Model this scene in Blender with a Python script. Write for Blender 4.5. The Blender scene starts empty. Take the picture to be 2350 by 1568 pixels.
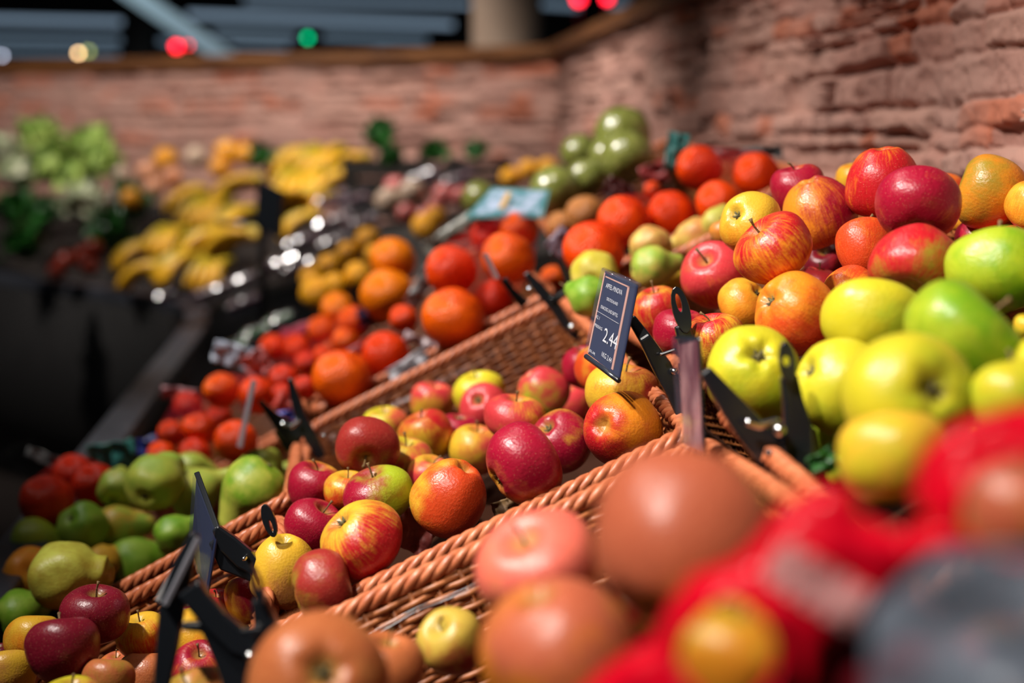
import bpy, bmesh, math, random
import numpy as np
from mathutils import Vector, Matrix, noise

random.seed(7)
PI = math.pi
SC = bpy.context.scene
COL = SC.collection

# ------------------------------------------------------------------ camera, world, lights, exposure
EYE = 1.45
FPX = 3264.0
U0, V0 = 1175.0, 784.0
PITCH = math.radians(7.92)
YAW = math.radians(6.84)
cam_d = bpy.data.cameras.new('camera')
cam = bpy.data.objects.new('camera', cam_d)
COL.objects.link(cam)
cam.location = (0, 0, EYE)
cam.rotation_euler = (PI / 2 - PITCH, 0, -YAW)
cam_d.sensor_width = 36
cam_d.lens = 36 * FPX / 2350
cam_d.clip_start = 0.02
cam_d.dof.use_dof = True
cam_d.dof.focus_distance = 1.49
cam_d.dof.aperture_fstop = 2.05
cam_d.dof.aperture_blades = 9
SC.camera = cam
CR = (Matrix.Rotation(-YAW, 3, 'Z') @ Matrix.Rotation(PI / 2 - PITCH, 3, 'X'))
EYEV = Vector((0, 0, EYE))
RIGHT, UP, BACK = CR.col[0].copy(), CR.col[1].copy(), CR.col[2].copy()


def P(u, v, D):
    """the place in the shop that lies D metres into the view at photograph position (u, v)"""
    return EYEV + CR @ Vector(((u - U0) / FPX * D, -(v - V0) / FPX * D, -D))


def cdir(x, y, z):
    return (CR @ Vector((x, y, z))).normalized()


world = bpy.data.worlds.new('shop_air')
SC.world = world
world.use_nodes = True
world.node_tree.nodes['Background'].inputs[0].default_value = (0.75, 0.85, 1.0, 1)
world.node_tree.nodes['Background'].inputs[1].default_value = 0.022
SC.view_settings.view_transform = 'Standard'
SC.view_settings.look = 'None'
SC.view_settings.gamma = 1
SC.view_settings.exposure = 0.0
SC.view_settings.use_curve_mapping = False


def spot(loc, aim, watts, angle=70, blend=0.6, rad=0.05, colr=(1, 0.93, 0.86)):
    l = bpy.data.lights.new('ceiling_or_fill_spot', 'SPOT')
    l.energy = watts
    l.spot_size = math.radians(angle)
    l.spot_blend = blend
    l.shadow_soft_size = rad
    l.color = colr
    o = bpy.data.objects.new('ceiling_or_fill_spot', l)
    COL.objects.link(o)
    o.location = loc
    o.rotation_euler = (Vector(aim) - Vector(loc)).to_track_quat('-Z', 'Y').to_euler()


spot((-1.15, 1.15, 3.0), (0.34, 1.52, 1.1), 350, 46, 0.9)
spot((-0.75, 0.10, 2.9), (0.48, 0.85, 1.2), 200, 50, 0.9)
spot((-1.15, 2.60, 3.1), (0.30, 2.75, 1.0), 330, 50, 0.9)
spot((-1.15, 4.10, 3.2), (0.20, 4.40, 1.0), 260, 60, 0.7)
spot((-1.9, 4.6, 3.2), (-1.1, 6.6, 1.3), 230, 75, 0.8)
spot((-0.4, 5.0, 3.4), (-0.2, 6.4, 1.6), 120, 70, 0.9)
spot((-0.6, 6.4, 3.6), (-0.1, 7.3, 2.0), 190, 60, 0.8)  # fill spot added to brighten the round column
spot((-4.0, 8.0, 4.2), (-1.6, 10.6, 2.3), 500, 40, 0.8, 0.1, (0.8, 0.95, 1))  # cool fill spot, added only to light up the diagonal strut
spot((-0.2, 2.3, 3.2), (0.86, 2.3, 1.45), 62, 80, 0.9, 0.12)
spot((-0.1, 4.4, 3.3), (0.7, 5.2, 1.5), 170, 80, 0.9, 0.12)

# ------------------------------------------------------------------ materials


def new_mat(name):
    m = bpy.data.materials.new(name)
    m.use_nodes = True
    nt = m.node_tree
    b = nt.nodes['Principled BSDF']
    return m, nt, b


def simple(name, c, rough=0.5, metal=0.0, spec=0.5, coat=0.0, emit=None, estr=0.0, alpha=1.0):
    m, nt, b = new_mat(name)
    b.inputs['Base Color'].default_value = (*c, 1)
    b.inputs['Roughness'].default_value = rough
    b.inputs['Metallic'].default_value = metal
    b.inputs['Specular IOR Level'].default_value = spec
    b.inputs['Coat Weight'].default_value = coat
    b.inputs['Coat Roughness'].default_value = 0.05
    b.inputs['Alpha'].default_value = alpha
    if emit:
        b.inputs['Emission Color'].default_value = (*emit, 1)
        b.inputs['Emission Strength'].default_value = estr
    return m


def N(nt, typ, **kw):
    n = nt.nodes.new(typ)
    for k, v in kw.items():
        setattr(n, k, v)
    return n


def L(nt, a, b):
    nt.links.new(a, b)


def math_n(nt, op, a, b=None, c=None, clamp=False):
    n = N(nt, 'ShaderNodeMath', operation=op, use_clamp=clamp)
    for i, x in enumerate((a, b, c)):
        if x is None:
            continue
        if isinstance(x, (int, float)):
            n.inputs[i].default_value = x
        else:
            L(nt, x, n.inputs[i])
    return n.outputs[0]


def vmath(nt, op, a, b=None):
    n = N(nt, 'ShaderNodeVectorMath', operation=op)
    for i, x in enumerate((a, b)):
        if x is None:
            continue
        if isinstance(x, tuple):
            n.inputs[i].default_value = x
        else:
            L(nt, x, n.inputs[i])
    return n


def mixc(nt, f, a, b, blend='MIX'):
    n = N(nt, 'ShaderNodeMix', data_type='RGBA', blend_type=blend)
    for sock, x in ((n.inputs[0], f), (n.inputs[6], a), (n.inputs[7], b)):
        if isinstance(x, (int, float)):
            sock.default_value = x
        elif isinstance(x, tuple):
            sock.default_value = (*x, 1) if len(x) == 3 else x
        else:
            L(nt, x, sock)
    return n.outputs[2]


def smooth(nt, x, lo, hi):
    n = N(nt, 'ShaderNodeMapRange', interpolation_type='SMOOTHSTEP')
    n.inputs[1].default_value = lo
    n.inputs[2].default_value = hi
    L(nt, x, n.inputs[0])
    return n.outputs[0]


def fruit_material(kind):
    """apple and pear skin: ground colour, blush side, streaks and dots, each fruit's own values read from its properties"""
    m, nt, b = new_mat(kind + '_skin')
    tc = N(nt, 'ShaderNodeTexCoord')
    ob = tc.outputs['Object']

    def at(nm):
        a = N(nt, 'ShaderNodeAttribute', attribute_type='OBJECT', attribute_name=nm)
        return a
    ground, blush = at('skin_ground').outputs['Color'], at('skin_blush').outputs['Color']
    bdir = at('blush_side').outputs['Vector']
    par = N(nt, 'ShaderNodeSeparateXYZ')
    L(nt, at('skin_pattern').outputs['Vector'], par.inputs[0])
    amt, strk, seed = par.outputs
    seedv = N(nt, 'ShaderNodeCombineXYZ')
    L(nt, seed, seedv.inputs[0])
    L(nt, seed, seedv.inputs[1])
    p2 = vmath(nt, 'ADD', ob, seedv.outputs[0]).outputs[0]
    n1 = N(nt, 'ShaderNodeTexNoise')
    n1.inputs['Scale'].default_value = 1.6
    n1.inputs['Detail'].default_value = 3
    L(nt, p2, n1.inputs['Vector'])
    dot = vmath(nt, 'DOT_PRODUCT', ob, bdir).outputs['Value']
    # meridian streaks
    sx = N(nt, 'ShaderNodeSeparateXYZ')
    L(nt, ob, sx.inputs[0])
    flat = N(nt, 'ShaderNodeCombineXYZ')
    L(nt, sx.outputs[0], flat.inputs[0])
    L(nt, sx.outputs[1], flat.inputs[1])
    nf = vmath(nt, 'NORMALIZE', flat.outputs[0]).outputs[0]
    zz = N(nt, 'ShaderNodeCombineXYZ')
    L(nt, math_n(nt, 'MULTIPLY', sx.outputs[2], 0.20), zz.inputs[2])
    sv = vmath(nt, 'ADD', vmath(nt, 'ADD', nf, zz.outputs[0]).outputs[0], seedv.outputs[0]).outputs[0]
    n2 = N(nt, 'ShaderNodeTexNoise')
    n2.inputs['Scale'].default_value = 15
    n2.inputs['Detail'].default_value = 4
    L(nt, sv, n2.inputs['Vector'])
    s = math_n(nt, 'MULTIPLY', dot, 0.55)
    s = math_n(nt, 'ADD', s, amt)
    s = math_n(nt, 'ADD', s, math_n(nt, 'MULTIPLY', math_n(nt, 'SUBTRACT', n1.outputs[0], 0.5), 1.3))
    s = math_n(nt, 'ADD', s, math_n(nt, 'MULTIPLY', math_n(nt, 'MULTIPLY', math_n(nt, 'SUBTRACT', n2.outputs[0], 0.5), 2.2), strk))
    f = smooth(nt, s, 0.12, 0.85)
    colr = mixc(nt, f, ground, blush)
    # deeper tone variation inside the blush
    n3 = N(nt, 'ShaderNodeTexNoise')
    n3.inputs['Scale'].default_value = 22
    n3.inputs['Detail'].default_value = 3
    L(nt, sv, n3.inputs['Vector'])
    dk = math_n(nt, 'MULTIPLY', math_n(nt, 'MULTIPLY', smooth(nt, n3.outputs[0], 0.45, 0.75), f), 0.45)
    colr = mixc(nt, dk, colr, mixc(nt, 1.0, colr, (0.62, 0.35, 0.4), 'MULTIPLY'))
    # lenticels
    vo = N(nt, 'ShaderNodeTexVoronoi')
    vo.inputs['Scale'].default_value = 19 if kind == 'apple' else 22
    L(nt, p2, vo.inputs['Vector'])
    dots = math_n(nt, 'MULTIPLY', math_n(nt, 'SUBTRACT', 1.0, smooth(nt, vo.outputs['Distance'], 0.06, 0.17)), 0.50 if kind == 'apple' else 0.25)
    colr = mixc(nt, dots, colr, (0.85, 0.6, 0.3) if kind == 'apple' else (0.25, 0.2, 0.04))
    # greenish russet in the two hollows
    rad = vmath(nt, 'LENGTH', flat.outputs[0]).outputs['Value']
    hol = math_n(nt, 'SUBTRACT', 1.0, smooth(nt, rad, 0.08, 0.34))
    colr = mixc(nt, math_n(nt, 'MULTIPLY', hol, 0.55 if kind == 'apple' else 0.0), colr, (0.33, 0.27, 0.05))
    L(nt, colr, b.inputs['Base Color'])
    b.inputs['Roughness'].default_value = 0.34 if kind == 'apple' else 0.42
    b.inputs['Specular IOR Level'].default_value = 0.45
    b.inputs['Subsurface Weight'].default_value = 0.0
    bp = N(nt, 'ShaderNodeBump')
    bp.inputs['Strength'].default_value = 0.10
    bp.inputs['Distance'].default_value = 0.01
    n4 = N(nt, 'ShaderNodeTexNoise')
    n4.inputs['Scale'].default_value = 14
    L(nt, p2, n4.inputs['Vector'])
    L(nt, n4.outputs[0], bp.inputs['Height'])
    L(nt, bp.outputs[0], b.inputs['Normal'])
    return m


def orange_material(name, net=False):
    m, nt, b = new_mat(name)
    tc = N(nt, 'ShaderNodeTexCoord')
    ob = tc.outputs['Object']
    a = N(nt, 'ShaderNodeAttribute', attribute_type='OBJECT', attribute_name='skin_ground')
    n1 = N(nt, 'ShaderNodeTexNoise')
    n1.inputs['Scale'].default_value = 2.5
    L(nt, ob, n1.inputs['Vector'])
    colr = mixc(nt, math_n(nt, 'MULTIPLY', n1.outputs[0], 0.5), a.outputs['Color'], mixc(nt, 1.0, a.outputs['Color'], (0.8, 0.55, 0.5), 'MULTIPLY'))
    vo = N(nt, 'ShaderNodeTexVoronoi')
    vo.inputs['Scale'].default_value = 13
    L(nt, ob, vo.inputs['Vector'])
    b.inputs['Roughness'].default_value = 0.33
    b.inputs['Specular IOR Level'].default_value = 0.32
    L(nt, colr, b.inputs['Base Color'])
    bp = N(nt, 'ShaderNodeBump')
    bp.inputs['Strength'].default_value = 0.35
    bp.inputs['Distance'].default_value = 0.02
    L(nt, vo.outputs['Distance'], bp.inputs['Height'])
    L(nt, bp.outputs[0], b.inputs['Normal'])
    return m


def net_material(name, c, cover=0.3):
    """knitted plastic netting: crossing threads, open between"""
    m, nt, b = new_mat(name)
    uv = N(nt, 'ShaderNodeUVMap')
    sp = N(nt, 'ShaderNodeSeparateXYZ')
    L(nt, uv.outputs[0], sp.inputs[0])
    th = []
    for i in (0, 1):
        fr = math_n(nt, 'FRACT', sp.outputs[i])
        d = math_n(nt, 'ABSOLUTE', math_n(nt, 'SUBTRACT', fr, 0.5))
        th.append(math_n(nt, 'LESS_THAN', d, cover / 2))
    al = math_n(nt, 'MAXIMUM', th[0], th[1])
    L(nt, al, b.inputs['Alpha'])
    b.inputs['Base Color'].default_value = (*c, 1)
    b.inputs['Roughness'].default_value = 0.5
    b.inputs['Specular IOR Level'].default_value = 0.1
    return m


def film_material(name, tint, a=0.25, rough=0.08):
    """clear plastic: mostly lets light through, keeps its gloss"""
    m, nt, b = new_mat(name)
    b.inputs['Base Color'].default_value = (*tint, 1)
    b.inputs['Roughness'].default_value = rough
    b.inputs['Specular IOR Level'].default_value = 0.9
    tr = N(nt, 'ShaderNodeBsdfTransparent')
    gl = N(nt, 'ShaderNodeBsdfGlossy')
    gl.inputs['Roughness'].default_value = rough
    mx = N(nt, 'ShaderNodeMixShader')
    lw = N(nt, 'ShaderNodeLayerWeight')
    fr = N(nt, 'ShaderNodeMath', operation='MULTIPLY_ADD')
    fr.inputs[1].default_value = 0.55
    fr.inputs[2].default_value = 0.035
    L(nt, math_n(nt, 'POWER', lw.outputs['Facing'], 4.0), fr.inputs[0])
    mx.inputs[0].default_value = a
    L(nt, tr.outputs[0], mx.inputs[1])
    L(nt, b.outputs[0], mx.inputs[2])
    m2 = N(nt, 'ShaderNodeMixShader')
    L(nt, fr.outputs[0], m2.inputs[0])
    L(nt, mx.outputs[0], m2.inputs[1])
    L(nt, gl.outputs[0], m2.inputs[2])
    L(nt, m2.outputs[0], nt.nodes['Material Output'].inputs[0])
    return m


def noisy(name, c1, c2, scale=8, rough=0.6, bump=0.2, stretch=(1, 1, 1), coords='Object', dist=0.01):
    m, nt, b = new_mat(name)
    tc = N(nt, 'ShaderNodeTexCoord')
    v = vmath(nt, 'MULTIPLY', tc.outputs[coords], tuple(stretch)).outputs[0]
    n = N(nt, 'ShaderNodeTexNoise')
    n.inputs['Scale'].default_value = scale
    n.inputs['Detail'].default_value = 5
    L(nt, v, n.inputs['Vector'])
    L(nt, mixc(nt, smooth(nt, n.outputs[0], 0.35, 0.65), c1, c2), b.inputs['Base Color'])
    b.inputs['Roughness'].default_value = rough
    bp = N(nt, 'ShaderNodeBump')
    bp.inputs['Strength'].default_value = bump
    bp.inputs['Distance'].default_value = dist
    L(nt, n.outputs[0], bp.inputs['Height'])
    L(nt, bp.outputs[0], b.inputs['Normal'])
    return m


M = {
    'apple': fruit_material('apple'),
    'pear': fruit_material('pear'),
    'orange': orange_material('orange_peel'),
    'stem': noisy('fruit_stem', (0.10, 0.05, 0.02), (0.22, 0.13, 0.04), 20, 0.7),
    'calyx': noisy('dried_calyx', (0.05, 0.04, 0.015), (0.20, 0.17, 0.06), 25, 0.8),
    'wicker': noisy('wicker_cane', (0.26, 0.075, 0.018), (0.46, 0.15, 0.045), 60, 0.42, 0.3, dist=0.002),
    'rope': noisy('plaited_cane', (0.42, 0.11, 0.04), (0.60, 0.19, 0.08), 70, 0.38, 0.25, dist=0.002),
    'black': simple('black_plastic', (0.008, 0.010, 0.013), 0.24, spec=0.7),
    'steel': simple('spring_steel', (0.6, 0.6, 0.6), 0.2, 1.0),
    'card': simple('navy_price_card', (0.012, 0.018, 0.055), 0.5),
    'cardedge': simple('card_border', (0.55, 0.30, 0.24), 0.5),
    'white': simple('white_print', (0.75, 0.76, 0.80), 0.5),
    'wbase': simple('shade_toned_woven_base', (0.035, 0.012, 0.006), 0.7, spec=0.1),  # wicker floor; shade between the apples is put into its dark colour
    'clear': film_material('clear_holder', (0.25, 0.3, 0.45), 0.05, 0.06),
    'film': film_material('clear_film', (0.2, 0.2, 0.24), 0.03, 0.16),
    'net_red': net_material('red_netting', (0.45, 0.004, 0.006), 0.11),
    'net_dark': net_material('dark_netting', (0.22, 0.008, 0.02), 0.13),
    'red': simple('red_coated_card', (0.80, 0.001, 0.018), 0.33, spec=0.4),
    'rail': noisy('dark_rail_metal', (0.030, 0.034, 0.045), (0.05, 0.055, 0.07), 6, 0.45, 0.1),
    'panel': simple('black_panel', (0.006, 0.005, 0.005), 0.7),
    'shelf': noisy('dark_shelf_board', (0.006, 0.004, 0.003), (0.014, 0.009, 0.006), 5, 0.8),
    'wood': noisy('brown_wood_cap', (0.10, 0.035, 0.01), (0.20, 0.075, 0.02), 5, 0.5, 0.2, (1, 1, 6)),
    'leafg': noisy('lettuce_leaf', (0.10, 0.22, 0.02), (0.42, 0.55, 0.12), 9, 0.5, 0.4),
    'leafd': noisy('dark_leaf', (0.01, 0.05, 0.008), (0.02, 0.13, 0.015), 9, 0.35, 0.4),
    'banana': noisy('banana_peel', (0.44, 0.34, 0.015), (0.80, 0.40, 0.008), 3, 0.45, 0.1),
    'plaster': noisy('beige_plaster', (0.36, 0.25, 0.18), (0.42, 0.30, 0.22), 3, 0.8),
    'dark': simple('dark_store', (0.012, 0.010, 0.010), 0.9),
}

# ------------------------------------------------------------------ helpers for objects


def mesh_from(name, verts, faces, mat=None, smooth_shade=True):
    me = bpy.data.meshes.new(name)
    me.from_pydata([tuple(v) for v in verts], [], faces)
    me.update()
    if smooth_shade:
        me.polygons.foreach_set('use_smooth', [True] * len(me.polygons))
    if mat:
        me.materials.append(mat)
    return me


def link(name, me, parent=None, label=None, cat=None, group=None, kind=None):
    o = bpy.data.objects.new(name, me)
    COL.objects.link(o)
    if parent is not None:
        o.parent = parent
    if label:
        o['label'] = label
    if cat:
        o['category'] = cat
    if group:
        o['group'] = group
    if kind:
        o['kind'] = kind
    return o


class MB:
    def __init__(s):
        s.v, s.f = [], []

    def add(s, verts, faces):
        b = len(s.v)
        s.v += [tuple(x) for x in verts]
        s.f += [tuple(i + b for i in f) for f in faces]

    def tube(s, pts, r, sides=6, closed=False, cap=True, sy=1.0):
        n = len(pts)
        pts = [Vector(p) for p in pts]
        rr = r if isinstance(r, (list, tuple)) else [r] * n
        vs, fs = [], []
        ref = None
        for i in range(n):
            a = pts[(i - 1) % n] if (closed or i > 0) else pts[i]
            c = pts[(i + 1) % n] if (closed or i < n - 1) else pts[i]
            t = (c - a)
            t = t.normalized() if t.length > 1e-9 else Vector((0, 0, 1))
            if ref is None:
                ref = t.orthogonal().normalized()
            ref = (ref - t * ref.dot(t))
            ref = ref.normalized() if ref.length > 1e-6 else t.orthogonal().normalized()
            bi = t.cross(ref)
            for k in range(sides):
                an = 2 * PI * k / sides
                vs.append(pts[i] + ref * (math.cos(an) * rr[i]) + bi * (math.sin(an) * rr[i] * sy))
        m = n if closed else n - 1
        for i in range(m):
            for k in range(sides):
                a, b2 = i * sides + k, i * sides + (k + 1) % sides
                c, d = ((i + 1) % n) * sides + (k + 1) % sides, ((i + 1) % n) * sides + k
                fs.append((a, b2, c, d))
        if cap and not closed:
            fs.append(tuple(range(sides))[::-1])
            fs.append(tuple((n - 1) * sides + k for k in range(sides)))
        s.add(vs, fs)

    def box(s, lo, hi):
        x0, y0, z0 = lo
        x1, y1, z1 = hi
        s.add([(x0, y0, z0), (x1, y0, z0), (x1, y1, z0), (x0, y1, z0), (x0, y0, z1), (x1, y0, z1), (x1, y1, z1), (x0, y1, z1)],
              [(0, 3, 2, 1), (4, 5, 6, 7), (0, 1, 5, 4), (1, 2, 6, 5), (2, 3, 7, 6), (3, 0, 4, 7)])

    def prism(s, front, back):
        n = len(front)
        fs = [tuple(range(n)), tuple(range(2 * n - 1, n - 1, -1))]
        for i in range(n):
            j = (i + 1) % n
            fs.append((i, n + i, n + j, j))
        s.add(list(front) + list(back), fs)

    def build(s, name, mat, parent=None, smooth_shade=True, **kw):
        me = mesh_from(name, s.v, s.f, mat, smooth_shade)
        bm = bmesh.new()
        bm.from_mesh(me)
        bmesh.ops.recalc_face_normals(bm, faces=bm.faces)
        bm.to_mesh(me)
        bm.free()
        return link(name, me, parent, **kw)


def grid_mesh(verts, nu, nv, wrap=False):
    fs = []
    for i in range(nu - 1):
        for j in range(nv - (0 if wrap else 1)):
            fs.append((i * nv + j, i * nv + (j + 1) % nv, (i + 1) * nv + (j + 1) % nv, (i + 1) * nv + j))
    return fs


# ------------------------------------------------------------------ fruit shapes (unit radius)


def apple_mesh(seed, h=0.90, taper=0.10, dt=0.36, db=0.26, lobes=0.03, mat='apple'):
    nt_, nf = 40, 48
    vs = []
    for i in range(nt_ + 1):
        th = PI * i / nt_
        c, sn = math.cos(th), math.sin(th)
        for j in range(nf):
            ph = 2 * PI * j / nf
            rho = sn * (1 + taper * c)
            lob = 1 + lobes * math.cos(5 * ph + seed) * max(0, -c) * (0.35 + 0.65 * (1 - sn)) + 0.25 * lobes * math.cos(5 * ph + 1 + seed) * max(0, c)
            z = h * (abs(c) ** 0.88) * (1 if c >= 0 else -1)
            if c > 0:
                z -= dt * math.exp(-(sn / 0.30) ** 2)
            else:
                z += db * math.exp(-(sn / 0.26) ** 2)
                z += 0.45 * lobes * math.cos(5 * ph + seed) * math.exp(-((sn - 0.40) / 0.18) ** 2)
            w = noise.noise(Vector((sn * math.cos(ph), sn * math.sin(ph), c)) * 0.9 + Vector((seed * 7.1, 0, 0)))
            k = 1 + 0.10 * w
            vs.append((rho * lob * math.cos(ph) * k, rho * lob * math.sin(ph) * k, z * k))
    return mesh_from('apple_skin', vs, grid_mesh(vs, nt_ + 1, nf, True), M[mat])


def lathe_mesh(name, prof, mat, seed=0, wob=0.06, nf=36, lean=0.0):
    vs = []
    for r, z in prof:
        for j in range(nf):
            ph = 2 * PI * j / nf
            w = 1 + wob * noise.noise(Vector((math.cos(ph) * r, math.sin(ph) * r, z)) * 1.2 + Vector((seed * 5.3, 1, 2)))
            x = r * math.cos(ph) * w + lean * max(0, z) ** 2
            vs.append((x, r * math.sin(ph) * w, z * w))
    return mesh_from(name, vs, grid_mesh(vs, len(prof), nf, True), mat)


def spline(keys, n):
    xs = np.linspace(0, len(keys) - 1, n)
    out = []
    K = [Vector(k) for k in keys]
    for x in xs:
        i = min(int(x), len(K) - 2)
        t = x - i
        p0, p1, p2, p3 = K[max(i - 1, 0)], K[i], K[i + 1], K[min(i + 2, len(K) - 1)]
        out.append(0.5 * ((2 * p1) + (p2 - p0) * t + (2 * p0 - 5 * p1 + 4 * p2 - p3) * t * t + (3 * p1 - p0 - 3 * p2 + p3) * t ** 3))
    return out


def pear_profile(neck=0.42, length=1.55):
    k = [(0.001, -0.84), (0.16, -0.88), (0.45, -0.90), (0.82, -0.66), (1.0, -0.15), (0.92, 0.35), (0.66, 0.78), (neck + 0.05, 1.12), (neck * 0.85, length - 0.16), (neck * 0.45, length), (0.001, length - 0.02)]
    pts = spline([(a, b, 0) for a, b in k], 44)
    return [(max(p.x, 0.0005), p.y) for p in pts]


APPLES = [apple_mesh(1.0), apple_mesh(2.3, h=0.96, taper=0.14), apple_mesh(3.7, h=0.84, taper=0.06, dt=0.30), apple_mesh(5.1, h=1.0, taper=0.16, lobes=0.05),
          apple_mesh(6.6, h=0.92, taper=0.08, lobes=0.07, db=0.30)]
PEARS = [lathe_mesh('pear_skin', pear_profile(), M['pear'], 1, 0.10, lean=0.05), lathe_mesh('pear_skin', pear_profile(0.36, 1.9), M['pear'], 2, 0.12, lean=-0.06),
         lathe_mesh('pear_skin', pear_profile(0.55, 1.30), M['pear'], 3, 0.16, lean=0.08)]
oprof = [(max(0.0005, math.sin(PI * i / 30)), math.cos(PI * i / 30) * 0.94 - (0.05 * math.exp(-(math.sin(PI * i / 30) / 0.14) ** 2) if i < 15 else 0)) for i in range(31)]
ORANGES = [lathe_mesh('orange_peel', oprof, M['orange'], s_, 0.05, 40) for s_ in (1, 2, 3)]


def stem_mesh(bend):
    b = MB()
    pts = [(0, 0, 0.50), (0.01, 0, 0.68), (0.03 + bend * 0.3, 0, 0.84), (0.05 + bend, 0.01, 0.98), (0.07 + bend * 1.7, 0.01, 1.07)]
    b.tube(pts, [0.035, 0.028, 0.026, 0.034, 0.055], 8)
    return mesh_from('apple_stem', b.v, b.f, M['stem'])


def pear_stem_mesh():
    b = MB()
    b.tube([(0, 0, 1.4), (0.0, 0, 1.6), (0.05, 0, 1.8), (0.12, 0, 1.95)], [0.05, 0.04, 0.035, 0.05], 8)
    return mesh_from('pear_stem', b.v, b.f, M['stem'])


def calyx_mesh(z0, r=0.15):
    b = MB()
    for k in range(5):
        a = 2 * PI * k / 5
        d = Vector((math.cos(a), math.sin(a), 0))
        t = Vector((-d.y, d.x, 0))
        c = Vector((0, 0, z0))
        up = Vector((0, 0, -1))
        b.add([c + d * 0.01 - t * 0.03, c + d * 0.01 + t * 0.03, c + d * r * 0.7 + t * 0.04 + up * 0.05, c + d * r * 1.0 + up * 0.11, c + d * r * 0.7 - t * 0.04 + up * 0.05,
               c + d * r * 0.5 + up * 0.0 + Vector((0, 0, 0.02))],
              [(0, 1, 2, 5), (5, 2, 3), (5, 3, 4), (0, 5, 4), (0, 4, 3, 2, 1)])
    vs, fs = [], []
    for i in range(5):
        for j in range(8):
            th, ph = PI * i / 4, 2 * PI * j / 8
            vs.append((0.06 * math.sin(th) * math.cos(ph), 0.06 * math.sin(th) * math.sin(ph), z0 - 0.02 + 0.05 * math.cos(th)))
    b.add(vs, grid_mesh(vs, 5, 8, True))
    return mesh_from('calyx', b.v, b.f, M['calyx'])


STEMS = [stem_mesh(b_) for b_ in (0.02, 0.12, -0.06)]
PSTEM = pear_stem_mesh()
CALYX = calyx_mesh(-0.655)
PCALYX = calyx_mesh(-0.86, 0.13)

C = {  # ground and blush colours of the skins
    'yel': (0.72, 0.42, 0.03), 'mut': (0.50, 0.34, 0.05), 'gry': (0.56, 0.49, 0.02), 'org': (0.75, 0.24, 0.015), 'lim': (0.37, 0.46, 0.02), 'grn': (0.13, 0.33, 0.008),
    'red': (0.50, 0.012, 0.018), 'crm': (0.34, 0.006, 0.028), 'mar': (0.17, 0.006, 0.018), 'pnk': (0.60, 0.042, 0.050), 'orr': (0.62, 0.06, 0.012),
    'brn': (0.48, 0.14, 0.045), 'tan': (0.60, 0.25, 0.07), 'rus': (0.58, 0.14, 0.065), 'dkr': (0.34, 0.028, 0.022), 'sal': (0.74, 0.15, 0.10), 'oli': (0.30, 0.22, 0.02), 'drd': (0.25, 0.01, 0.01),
    'pgr': (0.30, 0.46, 0.05), 'pyg': (0.48, 0.50, 0.07), 'por': (0.66, 0.34, 0.03), 'crd': (0.62, 0.50, 0.10),
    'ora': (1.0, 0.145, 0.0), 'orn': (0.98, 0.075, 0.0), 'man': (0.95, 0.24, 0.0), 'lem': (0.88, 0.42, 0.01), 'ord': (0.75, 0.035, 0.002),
}

# fruit records: kind, u, v, width px, depth m, pole, ground, blush, amount, streak, blush side (camera x, y, z), label, group
FR = []


def ap(grp, u, v, w, pole, g, b, amt, st, side, label, D=None, h=None, kind='apple', cat='apple', shape=None):
    FR.append(dict(grp=grp, u=u, v=v, w=w, pole=pole, g=C[g], b=C[b], amt=amt, st=st, side=side, label=label, D=D, h=h, kind=kind, cat=cat, shape=shape))


DEPTH = {'pinova': (1.50, 170, 0.60), 'dark': (1.44, 150, 0.20), 'pear': (1.98, 115, 0.35), 'jona': (1.52, 175, 0.70), 'green': (1.26, 215, 0.90),
         'net': (2.25, 110, 0.45), 'upnet': (2.30, 110, 0.5), 'conf': (2.05, 90, 0.3), 'bag': (0.68, 300, 1), 'front': (0.8, 390, 1)}
GROUPN = {'pinova': 'apples in the middle wicker basket', 'dark': 'apples in the shaded lower basket', 'pear': 'pears in the basket beside the aisle',
          'jona': 'big red and orange apples heaped against the brick wall', 'green': 'yellow-green apples heaped beside the wall',
          'net': 'oranges in red nets beyond the apples', 'upnet': 'netted oranges below the brick wall', 'conf': 'conference pears in the upper basket',
          'bag': 'apples inside the red carrier', 'front': 'large apples close to the camera'}

# --- middle basket ("s"/"c" = stem or calyx end shows at that place; "S"/"C" = that end points away behind)
ap('pinova', 841, 1027, 142, ('s', 844, 1047), 'oli', 'dkr', .80, .15, (0, .6, .2), 'brownish red apple with its stalk hollow turned down, behind the two-tone apple')
ap('pinova', 722, 1120, 122, ('s', 740, 1040), 'yel', 'crm', .85, .2, (-.3, -.3, .5), 'speckled crimson apple in the corner of the middle basket next to the green pears', D=1.66)
ap('pinova', 797, 1128, 104, ('s', 800, 1085), 'yel', 'orr', .55, .5, (.3, -.6, .2), 'small striped orange apple wedged between crimson and two-tone apples', D=1.62)
ap('pinova', 868, 1136, 157, ('s', 850, 1072), 'lim', 'crm', .50, .1, (-.9, -.1, 0), 'two-tone apple, dark red with a bright yellow-green patch', h=136)
ap('pinova', 1031, 1143, 163, ('c', 1062, 1087), 'yel', 'orr', .75, .12, (.6, -.3, .3), 'orange-red apple with a yellow edge, its calyx turned up, against the wicker rim', h=178)
ap('pinova', 1200, 1065, 186, ('c', 1137, 1104), 'yel', 'crm', .80, .12, (.1, .6, .4), 'largest glossy crimson apple of the middle basket, calyx low on its side', h=172)
ap('pinova', 928, 1064, 134, ('s', 935, 1000), 'gry', 'pnk', .50, .25, (.5, -.3, .2), 'pale speckled pink apple with a yellow-green top behind the two-tone apple')
ap('pinova', 979, 1001, 120, ('s', 960, 930), 'yel', 'red', .45, .25, (.2, .8, 0), 'yellow apple with a red cap behind the speckled pink apple')
ap('pinova', 1050, 999, 116, ('c', 1056, 955), 'org', 'crm', .90, .2, (-.3, 0, .3), 'small deep crimson apple with its calyx on top', h=108)
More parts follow.
